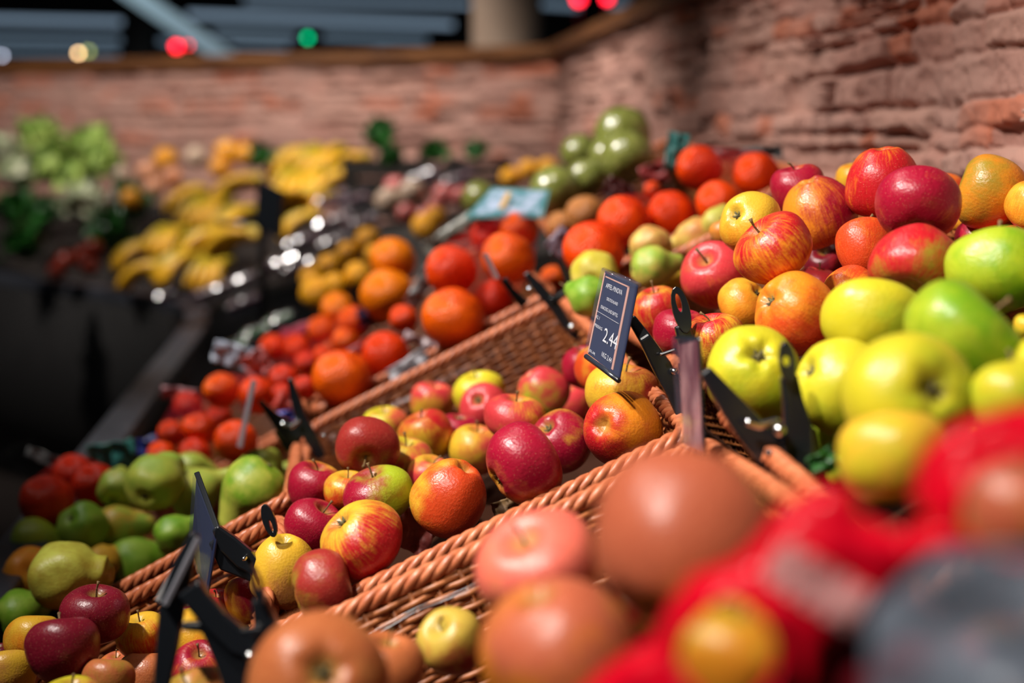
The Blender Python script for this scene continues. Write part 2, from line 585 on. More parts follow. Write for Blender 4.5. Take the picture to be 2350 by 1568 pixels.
ap('pinova', 1092, 1030, 122, ('s', 1100, 960), 'yel', 'pnk', .42, .12, (.9, 0, 0), 'golden apple with a pink cheek just behind the largest crimson apple')
ap('pinova', 987, 1097, 104, ('s', 1000, 1040), 'yel', 'pnk', .65, .2, (0, -.5, .2), 'pinkish red apple half hidden behind the orange-red apple', D=1.70)
ap('pinova', 1109, 934, 108, ('c', 1098, 917), 'yel', 'pnk', .80, .15, (0, .2, .4), 'pink-red apple with a wide calyx hollow near the back of the middle basket')
ap('pinova', 1181, 957, 138, ('s', 1190, 880), 'yel', 'pnk', .55, .3, (-.5, .3, .3), 'marbled pink and yellow apple in the back row of the middle basket', h=110)
ap('pinova', 1245, 900, 116, ('c', 1215, 860), 'lim', 'pnk', .60, .15, (0, .9, 0), 'pink apple with a greenish underside, topmost at the back of the middle basket')
ap('pinova', 1304, 932, 104, ('s', 1300, 870), 'yel', 'pnk', .70, .3, (0, .3, .3), 'speckled pink apple with a bright highlight beside the apple under the price sign')
ap('pinova', 1287, 1014, 146, ('c', 1258, 982), 'yel', 'crm', .72, .2, (-.4, -.2, .3), 'raspberry red apple with a deep calyx hollow behind the largest crimson apple')
ap('pinova', 1426, 985, 172, ('c', 1388, 975), 'org', 'red', .40, .2, (-.8, -.5, .1), 'bright orange apple with an open star-shaped calyx in the corner by the rim', h=152)
ap('pinova', 1428, 905, 162, ('s', 1440, 830), 'yel', 'dkr', .42, .2, (.8, -.1, .1), 'yellow and brown-red apple shaded by the price sign above it', D=1.60)
ap('pinova', 1385, 850, 128, ('s', 1400, 790), 'yel', 'orr', .45, .25, (-.7, -.2, .2), 'orange-yellow apple partly behind the blue price card')
ap('pinova', 1342, 843, 100, ('s', 1330, 790), 'org', 'crm', .85, .15, (-.3, .1, .2), 'magenta red apple peeking out behind the orange-yellow one by the price card', D=1.88)
ap('pinova', 828, 1240, 189, ('c', 785, 1192), 'yel', 'red', .60, .40, (.5, -.6, .2), 'big flame-red apple with a yellow crown, nearest the wicker rim', h=170)
ap('pinova', 722, 1208, 132, ('s', 760, 1150), 'yel', 'crm', .85, .1, (-.3, .2, .3), 'smooth maroon apple behind the flame-red apple', D=1.58)
ap('pinova', 652, 1312, 150, ('c', 655, 1252), 'yel', 'tan', .30, .15, (.3, -.8, .2), 'tall golden yellow apple with its calyx on top beside the black clamp', h=170, D=1.46)
ap('pinova', 739, 1344, 158, ('c', 663, 1365), 'oli', 'dkr', .62, .2, (.5, .2, .2), 'dull brownish red apple leaning on the golden yellow apple', D=1.36)
ap('pinova', 1100, 905, 118, ('s', 1090, 850), 'gry', 'yel', .40, .1, (0, -.5, 0), 'plain yellow apple out of focus under the far rim of the middle basket', D=2.03)
ap('pinova', 992, 925, 100, ('s', 1000, 880), 'yel', 'pnk', .50, .1, (0, .6, 0), 'blurred pink-topped apple alone under the far rim of the middle basket', D=2.10)
ap('pinova', 884, 980, 104, ('s', 880, 930), 'gry', 'pnk', .35, .1, (.5, 0, .2), 'blurred yellow-green apple with a pink cheek behind the brownish red apple', D=1.98)
ap('pinova', 985, 985, 70, ('s', 985, 950), 'yel', 'pnk', .70, .1, (0, .2, .2), 'small pink apple low in the far part of the middle basket', D=1.98)
# --- front, out of focus
ap('front', 1563, 1243, 395, ('c', 1498, 1350), 'rus', 'rus', .70, .1, (.1, .3, .3), 'huge blurred brownish orange apple directly below the clamp and sign', D=0.76)
ap('front', 1235, 1303, 276, ('s', 1200, 1232), 'tan', 'sal', .72, .1, (0, .4, .2), 'blurred salmon pink apple with a deep stalk hollow', D=1.00, h=240)
ap('front', 1279, 1492, 345, ('S', 1330, 1640), 'org', 'rus', .45, .1, (0, .7, .3), 'large blurred orange apple with a small brown spot below the salmon pink one', D=0.84)
ap('front', 1038, 1474, 150, ('s', 1014, 1440), 'mut', 'dkr', .35, .2, (.4, -.9, 0), 'yellow-green apple with a red underside and short green stalk', D=1.20)
ap('front', 728, 1566, 310, ('c', 755, 1520), 'tan', 'brn', .65, .1, (-.3, .3, .3), 'large blurred brown apple with a dark hollow at the bottom edge', D=0.94)
ap('front', 885, 1530, 172, ('s', 900, 1440), 'org', 'brn', .70, .1, (.3, .4, .3), 'orange-brown apple tucked behind the large brown apple', D=1.12)
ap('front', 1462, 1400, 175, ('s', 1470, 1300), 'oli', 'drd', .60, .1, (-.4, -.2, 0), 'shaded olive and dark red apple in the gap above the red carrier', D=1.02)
ap('front', 452, 1625, 190, ('s', 430, 1560), 'oli', 'brn', .45, .1, (.3, 0, .2), 'blurred yellow-brown apple cut by the bottom edge below the clamp', D=1.2)
ap('front', 165, 1622, 150, ('s', 170, 1540), 'gry', 'brn', .35, .2, (.6, 0, .2), 'blurred yellow-green apple cut by the bottom edge in the shaded basket', D=1.3)
# --- lower left basket in shade
ap('dark', 145, 1492, 160, ('S', 120, 1380), 'red', 'mar', .95, .15, (0, .2, .3), 'very dark maroon apple with a glossy shoulder in the shaded basket', h=152)
ap('dark', 219, 1411, 148, ('s', 230, 1330), 'drd', 'mar', .75, .4, (0, 0, .2), 'dark red striped apple on top of the shaded basket, touching the wicker')
ap('dark', 79, 1468, 132, ('S', 80, 1390), 'yel', 'org', .45, .15, (0, -.5, .2), 'orange-yellow apple behind the very dark maroon apple', D=1.54)
ap('dark', 21, 1548, 118, ('S', 10, 1480), 'yel', 'tan', .40, .2, (-.5, -.3, .2), 'yellow apple in the bottom corner beside the very dark maroon apple', D=1.46)
ap('dark', 328, 1460, 116, ('s', 322, 1418), 'yel', 'orr', .30, .4, (.2, -.6, .2), 'yellow striped apple with a long upright stalk in the shaded basket')
ap('dark', 268, 1532, 78, ('s', 268, 1500), 'org', 'rus', .60, .2, (0, .2, .2), 'small orange apple low between its darker neighbours', D=1.54)
ap('dark', 336, 1560, 132, ('S', 336, 1500), 'org', 'brn', .75, .2, (.2, .3, .3), 'dull red-brown apple below the long-stalked one')
ap('dark', 449, 1466, 136, ('s', 500, 1400), 'yel', 'org', .35, .2, (.3, -.3, .2), 'freckled yellow apple behind the black sign post of the shaded basket')
ap('dark', 458, 1533, 128, ('s', 462, 1498), 'org', 'crm', .65, .45, (0, .2, .2), 'rose red apple with its stalk hollow up, under the crossing clamp arms', D=1.44)
ap('dark', 493, 1402, 100, ('s', 500, 1350), 'org', 'red', .90, .15, (0, .3, .3), 'bright red apple below the dark mirrored sign', D=1.53)
ap('dark', 570, 1376, 104, ('S', 560, 1330), 'yel', 'crm', .72, .1, (.7, .3, .1), 'tall red apple with a pale yellow patch beside the clamp handle', D=1.50, h=116, shape=3)
ap('dark', 430, 1408, 60, ('s', 430, 1380), 'red', 'crm', .80, .1, (0, 0, .2), 'dark pink-red apple mostly hidden behind the sign post', D=1.56)
ap('dark', 530, 1458, 84, ('s', 530, 1420), 'yel', 'orr', .45, .2, (0, 0, .2), 'little orange apple below the bright red apple', D=1.54)
ap('dark', 248, 1560, 116, ('S', 248, 1500), 'oli', 'brn', .55, .2, (0, .2, .2), 'greenish brown apple at the bottom edge of the shaded basket', D=1.39)
ap('dark', 2, 1500, 50, ('s', 0, 1470), 'red', 'mar', .9, .1, (0, 0, .2), 'sliver of dark red apple at the very edge of the shaded basket', D=1.56)
# --- upper right heap
ap('jona', 2026, 420, 165, ('c', 2022, 352), 'org', 'red', .72, .55, (0, -.3, .4), 'tall streaked red apple, topmost of the heap against the brick wall', h=164, shape=1)
ap('jona', 2105, 472, 190, ('S', 2120, 400), 'org', 'crm', .80, .2, (-.4, .2, .3), 'broad glossy dark red apple in front of the topmost apple', h=162, D=1.40, shape=2)
ap('jona', 2099, 606, 193, ('C', 2130, 540), 'oli', 'red', .50, .35, (-.3, .7, .1), 'red-shouldered apple with a streaked brown belly above the green apples', h=177, D=1.34, shape=1)
ap('jona', 1878, 488, 158, ('c', 1854, 428), 'org', 'crm', .52, .35, (.9, .2, .2), 'apple half orange and half dark red with its calyx on top', h=164, shape=3)
ap('jona', 1776, 573, 180, ('s', 1728, 520), 'org', 'red', .48, .65, (-.2, .4, .2), 'streaked orange-red apple with an upright stalk, leaning outwards', h=156, D=1.44)
ap('jona', 1722, 515, 142, ('c', 1686, 497), 'yel', 'org', .30, .15, (0, -.8, .1), 'clear yellow apple with a green calyx beside the stalked red apple', h=124, D=1.58)
ap('jona', 1640, 636, 148, ('s', 1618, 606), 'org', 'pnk', .80, .5, (0, .4, .2), 'pink-red apple with a curved stalk in an open hollow', h=154)
ap('jona', 1709, 698, 120, ('c', 1736, 672), 'yel', 'org', .50, .1, (0, -.3, .2), 'golden orange apple with a dark calyx between pink and deep orange ones', h=108, D=1.62)
ap('jona', 1821, 722, 186, ('c', 1764, 692), 'org', 'orr', .48, .2, (.3, -.8, .1), 'deep orange apple with a lobed calyx end behind the green apples', h=152, D=1.40, shape=4)
ap('jona', 1642, 785, 136, ('s', 1630, 742), 'yel', 'red', .38, .55, (-.3, .6, .1), 'yellow apple with pink rays around its stalk, behind the clamp', D=1.47)
ap('jona', 1562, 762, 122, ('s', 1570, 700), 'org', 'crm', .85, .2, (-.5, 0, .3), 'smooth cherry red apple seen through the clamp handle', D=1.60)
ap('jona', 1510, 716, 116, ('s', 1500, 675), 'yel', 'red', .65, .4, (0, -.3, .2), 'red apple with an orange crown just behind the price card', D=1.68, h=140)
ap('jona', 1833, 437, 124, ('s', 1820, 380), 'org', 'crm', .82, .2, (-.2, 0, .3), 'rosy maroon apple behind the half orange apple', D=1.68)
ap('jona', 1964, 412, 88, ('s', 1960, 370), 'yel', 'org', .45, .1, (0, 0, .2), 'orange-yellow apple peeping out behind the topmost apple', D=1.78)
ap('jona', 2172, 440, 86, ('c', 2165, 405), 'org', 'orr', .55, .3, (.3, -.2, .2), 'small orange-red apple next to the brick wall', D=1.72)
ap('jona', 2277, 442, 166, ('S', 2200, 420), 'oli', 'org', .50, .12, (.3, -.3, .2), 'olive and orange oval apple with a hard highlight below the bricks', h=140, D=1.54, shape=3)
ap('jona', 2376, 478, 132, ('s', 2400, 420), 'yel', 'org', .55, .3, (0, 0, .2), 'orange apple cut by the picture edge near the wall', D=1.48)
ap('jona', 2246, 552, 108, ('s', 2215, 570), 'org', 'crm', .78, .3, (-.2, .2, .3), 'dull crimson apple behind the highest green apple', D=1.56)
ap('jona', 1984, 568, 126, ('S', 1990, 510), 'org', 'orr', .70, .3, (-.4, -.3, .2), 'orange-red oval apple in the gap below the topmost apple', h=136, D=1.54)
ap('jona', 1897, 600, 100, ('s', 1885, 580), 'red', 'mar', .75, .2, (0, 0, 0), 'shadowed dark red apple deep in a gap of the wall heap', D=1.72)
ap('jona', 1876, 655, 96, ('s', 1880, 610), 'org', 'pnk', .85, .3, (0, .3, .2), 'pinkish red apple low in the middle of the wall heap', D=1.64)
ap('jona', 1950, 672, 122, ('c', 1928, 680), 'org', 'orr', .55, .4, (.3, .4, 0), 'orange apple whose calyx faces out just above a yellow-green apple', D=1.50)
ap('jona', 2212, 505, 70, ('s', 2215, 480), 'yel', 'org', .55, .1, (0, 0, .2), 'sliver of orange apple between the broad red and the olive one', D=1.66)
ap('jona', 1660, 530, 60, ('s', 1650, 500), 'org', 'tan', .5, .1, (0, 0, .2), 'small tan apple half hidden behind the clear yellow apple', D=1.80)
ap('jona', 1722, 770, 90, ('s', 1720, 720), 'org', 'orr', .75, .2, (0, 0, .2), 'orange-red apple hidden under the golden orange apple', D=1.66)
# --- green
ap('green', 1731, 855, 212, ('c', 1729, 816), 'gry', 'lim', .35, .1, (.3, -.3, 0), 'yellow-green apple with a puckered calyx facing out beside the clamp', D=1.28, shape=4)
ap('green', 1926, 888, 214, ('c', 1858, 852), 'gry', 'lim', .35, .1, (.2, -.7, 0), 'golden green apple with a dark calyx hollow just behind the clamp handle', D=1.22)
ap('green', 2003, 738, 228, ('S', 2020, 640), 'gry', 'lim', .40, .1, (.7, -.3, 0), 'smooth lemon-green apple above the two calyx-faced ones', h=165, D=1.24)
ap('green', 2208, 777, 272, ('s', 2300, 690), 'grn', 'lim', .35, .1, (-.6, 0, .2), 'large grass-green apple with its stalk hollow turned to the edge', h=232, D=1.06)
ap('green', 2290, 618, 216, ('S', 2300, 500), 'lim', 'grn', .40, .1, (.3, -.3, .1), 'leaf-green apple cut by the picture edge, highest of the green ones', D=1.26)
ap('green', 2086, 908, 284, ('c', 2110, 890), 'gry', 'lim', .35, .1, (.6, -.4, .1), 'wide golden green apple with two dark marks', h=200, D=1.00, shape=2)
ap('green', 2052, 1050, 246, ('S', 2050, 940), 'yel', 'gry', .45, .1, (0, -.4, 0), 'lowest large yellow apple beside the red carrier', D=0.96)
ap('green', 2335, 915, 210, ('S', 2330, 820), 'lim', 'gry', .45, .1, (0, .4, .2), 'pale green apple above the loop of the red carrier', D=1.02)
ap('green', 1936, 1082, 78, ('S', 1936, 1040), 'lim', 'grn', .35, .1, (0, 0, .2), 'small bright green apple low in the dark gap', D=1.12)
ap('green', 2358, 748, 60, ('s', 2360, 710), 'gry', 'yel', .5, .1, (0, 0, .2), 'sliver of yellow apple at the picture edge between two green ones', D=1.2)
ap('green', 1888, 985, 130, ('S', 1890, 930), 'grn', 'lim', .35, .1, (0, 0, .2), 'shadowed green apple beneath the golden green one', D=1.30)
# --- lower layer that carries the heaps
for (u, v, w, D) in [(2440, 880, 240, 1.02), (2560, 760, 230, 1.12), (2480, 640, 220, 1.22), (2640, 900, 250, 1.0), (2200, 1080, 230, 1.08), (2380, 1080, 240, 1.02), (2100, 1010, 200, 1.2), (2230, 930, 190, 1.24)]:
    ap('green', u, v, w, ('S', u, v - 90), 'gry', 'lim', .35, .1, (.5, -.2, 0), 'yellow-green apple buried in the lower layer of the green heap', D=D)
for (u, v, w, D) in [(2460, 560, 165, 1.46), (2420, 640, 160, 1.44), (2330, 590, 150, 1.52), (2060, 700, 150, 1.56), (1930, 740, 150, 1.54), (2240, 660, 150, 1.48)]:
    ap('jona', u, v, w, ('S', u, v - 60), 'org', 'red', .65, .3, (0, .3, .2), 'red and orange apple buried in the lower layer of the wall heap', D=D)
# --- in the carrier
ap('bag', 1672, 1500, 290, ('s', 1700, 1380), 'yel', 'org', .50, .1, (.2, -.5, .2), 'orange-yellow apple looking out of the round window of the red carrier', D=0.70)
ap('bag', 2330, 1175, 290, ('s', 2350, 1060), 'yel', 'rus', .62, .1, (-.3, .6, .2), 'orange-pink apple inside the loop of the red carrier', D=0.66)
ap('bag', 2020, 1500, 330, ('s', 2020, 1380), 'drd', 'mar', .60, .1, (0, 0, .2), 'dark red-brown apple under the clear wrapping', D=0.62)
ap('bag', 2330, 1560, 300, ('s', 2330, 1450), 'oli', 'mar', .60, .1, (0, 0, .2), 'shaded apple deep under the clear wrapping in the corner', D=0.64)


def pr(u, v, w, neck, g, b, amt, label, D=None, h=None, shape=0, grp='pear', pole='p'):
    ap(grp, u, v, w, (pole,) + neck, g, b, amt, .1, (0, .4, .2), label, D=D, h=h, kind='pear', cat='pear', shape=shape)


# neck direction in camera axes: x right, y up, z towards the camera
pr(79, 1249, 104, (.9, -.2, -.3), 'pgr', 'lim', .4, 'lime green pear lying at the outer end of the pear basket')
pr(192, 1210, 100, (.3, -.5, -.8), 'pgr', 'grn', .3, 'round grass-green pear seen from its base end', shape=2)
pr(272, 1213, 96, (.95, .1, -.2), 'pgr', 'por', .3, 'green pear with an orange tinge, lying neck outwards in the middle row')
pr(308, 1292, 106, (.9, .25, -.3), 'pgr', 'grn', .3, 'grass-green pear lying along the wicker rim')
pr(150, 1322, 138, (.95, -.1, -.1), 'oli', 'pyg', .4, 'large olive-yellow pear with its dark end at the rim', D=1.72, shape=2)
pr(68, 1320, 112, (-.3, -.3, -.8), 'por', 'org', .4, 'orange-yellow pear below the lime green one', D=1.90, shape=2)
pr(45, 1408, 100, (.7, .3, -.6), 'grn', 'pgr', .3, 'deep green pear at the lower edge of the pear basket', D=1.75)
pr(356, 1106, 114, (.2, .5, -.85), 'pyg', 'pgr', .4, 'plump pear with its dark base end showing, in the top row', shape=2)
pr(273, 1121, 84, (.1, .5, -.85), 'pgr', 'pyg', .3, 'small green pear beside the netted oranges', D=2.15, shape=2)
pr(443, 1130, 106, (.85, .42, -.3), 'pgr', 'pyg', .4, 'long-necked pale green pear in the top row', shape=1)
pr(440, 1082, 76, (.9, -.15, -.3), 'pyg', 'pgr', .3, 'pale pear lying behind the long-necked one', D=2.3)
pr(580, 1122, 130, (-.55, -.75, .1), 'pyg', 'grn', .35, 'lumpy speckled green pear leaning on the wicker rim, neck down', D=1.84)
pr(596, 1080, 90, (.2, .3, -.9), 'pyg', 'pgr', .3, 'pale pear whose top shows above the lumpy speckled pear', D=2.1, shape=2)
pr(398, 1226, 82, (.9, .4, -.2), 'pgr', 'grn', .3, 'slim green pear behind the sign post', D=1.93, shape=1)
pr(668, 1100, 72, (.2, .3, -.9), 'pgr', 'pyg', .3, 'small green pear squeezed beside the crimson apple', D=2.15, shape=2)
pr(236, 1290, 70, (.3, .3, -.8), 'por', 'yel', .4, 'bit of yellow pear behind the large olive-yellow one', D=2.0, shape=2)
pr(1494, 566, 88, (.1, .3, -.9), 'crd', 'tan', .4, 'tan conference pear, upper one beside the netted oranges', D=2.05, grp='conf', shape=2)
pr(1496, 613, 88, (.95, .1, -.1), 'crd', 'pgr', .4, 'yellow-green conference pear lying with its neck towards the red apples', D=1.95, grp='conf')
pr(1600, 545, 82, (-.9, -.2, -.2), 'crd', 'tan', .4, 'long brownish yellow conference pear pointing at the oranges', D=2.1, grp='conf', shape=1)
pr(1366, 630, 98, (.2, .3, -.9), 'crd', 'gry', .3, 'round pale yellow pear just above the price card', D=2.0, grp='conf', shape=2)
pr(1352, 682, 86, (-.6, .3, -.5), 'pgr', 'grn', .3, 'green pear beside the price card under the pale yellow one', D=1.9, grp='conf')
pr(1546, 650, 60, (.3, .3, -.8), 'gry', 'por', .3, 'little yellow pear above the orange-crowned apple', D=2.0, grp='conf', shape=2)
pr(1648, 512, 66, (.3, .7, -.5), 'crd', 'pyg', .3, 'slim pear behind the clear yellow apple', D=2.1, grp='conf')

ORLAB = []


def og(u, v, w, c, label, D=None, grp='net', cat='orange'):
    ap(grp, u, v, w, ('s', u + w * .2, v - w * .3), c, c, 0, 0, (0, 0, 1), label, D=D, kind='orange', cat=cat)
    return len(FR) - 1


NETS = []


def net(ids, label, mat='net_red', tags=()):
    NETS.append((ids, label, mat, tags))


a1 = og(107, 1151, 120, 'ord', 'big netted orange at the outer corner beside the lime pear', 2.12)
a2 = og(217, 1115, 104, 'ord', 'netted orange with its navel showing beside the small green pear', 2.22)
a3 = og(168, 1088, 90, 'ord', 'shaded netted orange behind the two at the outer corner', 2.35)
net([a1, a2, a3], 'red net bag of three oranges at the outer corner of the stall', tags=((255, 1045, 110, 60, 2.35, (0.03, 0.18, 0.16), -8), (130, 1062, 150, 26, 2.4, (.12, .12, .12), 20)))
b1 = og(458, 986, 78, 'orn', 'bright mandarin in the low net above the pale green pears', 2.4, cat='mandarin')
b2 = og(393, 995, 62, 'orn', 'mandarin at the aisle end of the low net', 2.5, cat='mandarin')
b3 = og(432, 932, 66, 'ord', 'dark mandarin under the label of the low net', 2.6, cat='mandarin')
b4 = og(370, 1044, 62, 'orn', 'mandarin resting just above the plump pear', 2.4, cat='mandarin')
b5 = og(447, 1042, 72, 'ord', 'mandarin resting just above the long-necked pear', 2.38, cat='mandarin')
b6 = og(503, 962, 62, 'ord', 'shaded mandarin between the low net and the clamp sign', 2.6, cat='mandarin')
net([b1, b2, b3, b6], 'dark red net bag of mandarins with a blue tag above the pears', 'net_dark', tags=((340, 1030, 50, 50, 2.55, (0.01, 0.02, 0.16), -20), (415, 905, 90, 30, 2.6, (.30, .12, .14), 8)))
b7 = og(541, 1014, 98, 'orn', 'orange behind the thin upright sign near the wicker rim', 2.28)
c1 = og(508, 897, 82, 'ora', 'orange in the net with the crumpled white label', 2.5)
c2 = og(590, 907, 84, 'orn', 'orange behind the tip of the upright sign', 2.45)
net([c1, c2], 'red net bag of two oranges under a crumpled white label', tags=((535, 815, 95, 50, 2.55, (0.35, 0.40, 0.50), 15), (590, 835, 60, 60, 2.5, (.55, .18, .18), -30), (655, 955, 62, 26, 2.3, (0.01, 0.03, 0.35), -10), (650, 925, 40, 40, 2.34, (.6, .08, .06), 30)))
d1 = og(628, 798, 62, 'orn', 'small mandarin at the aisle side of the long net row', 3.0, cat='mandarin')
d2 = og(682, 798, 62, 'orn', 'mandarin touching the aisle-side one in the long net row', 2.95, cat='mandarin')
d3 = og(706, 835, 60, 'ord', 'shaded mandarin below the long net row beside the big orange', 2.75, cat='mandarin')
net([d1, d2, d3], 'red net bag of small mandarins nearest the aisle rail', tags=((690, 755, 90, 22, 3.0, (.35, .04, .08), -18),))
e1 = og(739, 758, 66, 'ora', 'mandarin left of the purple tag in its net', 2.95, cat='mandarin')
e2 = og(811, 740, 76, 'ora', 'mandarin directly beneath the purple tag', 2.8, cat='mandarin')
e3 = og(793, 784, 62, 'ora', 'shiny mandarin above the big netted orange', 2.7, cat='mandarin')
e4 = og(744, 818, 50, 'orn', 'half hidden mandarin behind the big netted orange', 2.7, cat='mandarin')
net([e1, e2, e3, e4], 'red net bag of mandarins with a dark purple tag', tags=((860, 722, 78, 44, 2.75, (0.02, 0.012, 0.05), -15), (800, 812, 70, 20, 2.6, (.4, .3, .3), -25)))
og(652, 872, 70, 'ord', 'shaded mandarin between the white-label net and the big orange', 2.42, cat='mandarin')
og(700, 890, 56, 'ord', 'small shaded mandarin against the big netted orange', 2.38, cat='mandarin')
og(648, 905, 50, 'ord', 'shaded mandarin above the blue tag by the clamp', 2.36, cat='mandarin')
f1 = og(785, 870, 134, 'ora', 'big netted orange resting on the wicker rim behind the middle basket', 2.30)
f2 = og(885, 815, 108, 'orn', 'orange wrapped in tight red netting beside the big one', 2.38)
net([f1, f2], 'red net bag of two big oranges lying on the wicker rim', tags=((935, 838, 100, 30, 2.30, (0.38, 0.38, 0.42), -33), (965, 785, 80, 22, 2.45, (.45, .35, .38), 25)))
g1 = og(1040, 731, 140, 'ora', 'largest netted orange by the corner of the middle basket', 2.30)
g2 = og(926, 733, 66, 'orn', 'small netted orange tucked behind the grey label', 2.55)
net([g1], 'loose red net around the largest orange', tags=((965, 660, 100, 34, 2.55, (0.22, 0.22, 0.22), -60),))
h1 = og(1036, 621, 116, 'orn', 'crimson-netted orange between the two bright ones', 2.42)
h2 = og(1166, 594, 120, 'ora', 'bright netted orange behind the black clamp at the basket corner', 2.36)
h3 = og(1133, 688, 92, 'ord', 'orange in deep red netting low behind the clamp', 2.42)
h4 = og(1192, 527, 88, 'ora', 'netted orange just under the pale label card', 2.55)
h5 = og(1125, 545, 88, 'ord', 'dark red netted orange beside the grey wrapping', 2.58)
net([h1, h2, h3, h4, h5], 'large red net bag of five oranges under the pale label card', tags=((1040, 548, 140, 60, 2.7, (0.20, 0.20, 0.17), -35),))
h6 = og(1270, 640, 62, 'ora', 'orange framed by the black clamp arms', 2.45)
og(902, 598, 104, 'man', 'plain orange behind the crimson netting, upper one of a pair', 2.85)
og(890, 680, 124, 'man', 'plain orange under the upper one, beside the grey label', 2.75)
og(774, 708, 76, 'man', 'pale orange above the purple-tagged net', 3.0)
k1 = og(1605, 386, 104, 'orn', 'netted orange beside the teal tag below the brick wall', 2.35, grp='upnet')
k2 = og(1736, 402, 106, 'orn', 'netted orange closest to the red apples below the brick wall', 2.25, grp='upnet')
k3 = og(1649, 467, 104, 'orn', 'lower netted orange above the long conference pear', 2.18, grp='upnet')
net([k1, k2], 'red net bag of two oranges with a teal tag below the bricks', tags=((1553, 350, 50, 90, 2.38, (0.03, 0.16, 0.15), 10), (1700, 352, 190, 24, 2.5, (.10, .14, .15), -4)))
l1 = og(1432, 508, 118, 'orn', 'big red-orange in the middle upper net', 2.22, grp='upnet')
l2 = og(1540, 493, 110, 'orn', 'orange with its navel showing in the middle upper net', 2.25, grp='upnet')
l3 = og(1498, 436, 40, 'orn', 'bit of orange under the dark net top', 2.5, grp='upnet')
net([l1, l2], 'red net bag of two oranges above the conference pears', tags=((1420, 440, 70, 50, 2.4, (0.10, 0.03, 0.03), 30), (1500, 400, 50, 60, 2.6, (.35, .05, .05), 70)))
m1 = og(1362, 575, 136, 'orn', 'wide netted orange above the price card', 2.12, grp='upnet')
net([m1], 'dark net stretched over the wide orange above the price card', tags=((1290, 560, 60, 60, 2.3, (0.2, 0.15, 0.2), 40),))
og(1345, 495, 92, 'tan', 'pale peach-orange fruit in the upper basket', 2.6, grp='upnet', cat='orange')
og(1290, 520, 70, 'tan', 'second pale peach-orange fruit next to the label card', 2.7, grp='upnet', cat='orange')
far_c = [(728, 672, 78, 3.3, 'nearest the purple-tagged net'), (757, 612, 60, 3.6, 'left of the plain orange pair'), (822, 632, 64, 3.3, 'touching the plain orange pair'),
         (800, 582, 56, 3.7, 'behind the plain orange pair'), (846, 552, 60, 3.7, 'topmost of its heap'), (770, 655, 60, 3.3, 'low in the heap'), (862, 585, 50, 3.5, 'just left of the upper plain orange'),
         (715, 640, 56, 3.5, 'at the dark post side'), (1172, 410, 50, 4.4, 'under the brick wall beside the label card'), (1215, 392, 50, 4.4, 'under the brick wall in mid row'),
         (1258, 388, 50, 4.3, 'under the brick wall beside the wrapped melons'), (975, 520, 60, 3.5, 'beside the grey wrapping'), (1000, 500, 50, 3.7, 'behind the grey wrapping')]
for (u, v, w, D, wh) in far_c:
    og(u, v, w, 'lem', 'small golden yellow citrus fruit ' + wh, D, cat='lemon')

# ------------------------------------------------------------------ settle: neighbours share space by moving along depth only
for f in FR:
    if f['D'] is None:
        D0, w0, e = DEPTH[f['grp']]
        f['D'] = D0 * (w0 / f['w']) ** e
for it in range(60):
    moved = False
    for i in range(len(FR)):
        a = FR[i]
        for j in range(i + 1, len(FR)):
            b = FR[j]
            if abs(a['D'] - b['D']) > 0.2:
                continue
            ra, rb = a['w'] * a['D'] / FPX / 2, b['w'] * b['D'] / FPX / 2
            d = (P(a['u'], a['v'], a['D']) - P(b['u'], b['v'], b['D'])).length
            gap = (ra + rb) * 0.96 - d
            if gap > 0.0004:
                s = 1 if a['D'] >= b['D'] else -1
                a['D'] += s * gap * 0.35
                b['D'] -= s * gap * 0.35
                moved = True
    if not moved:
        break

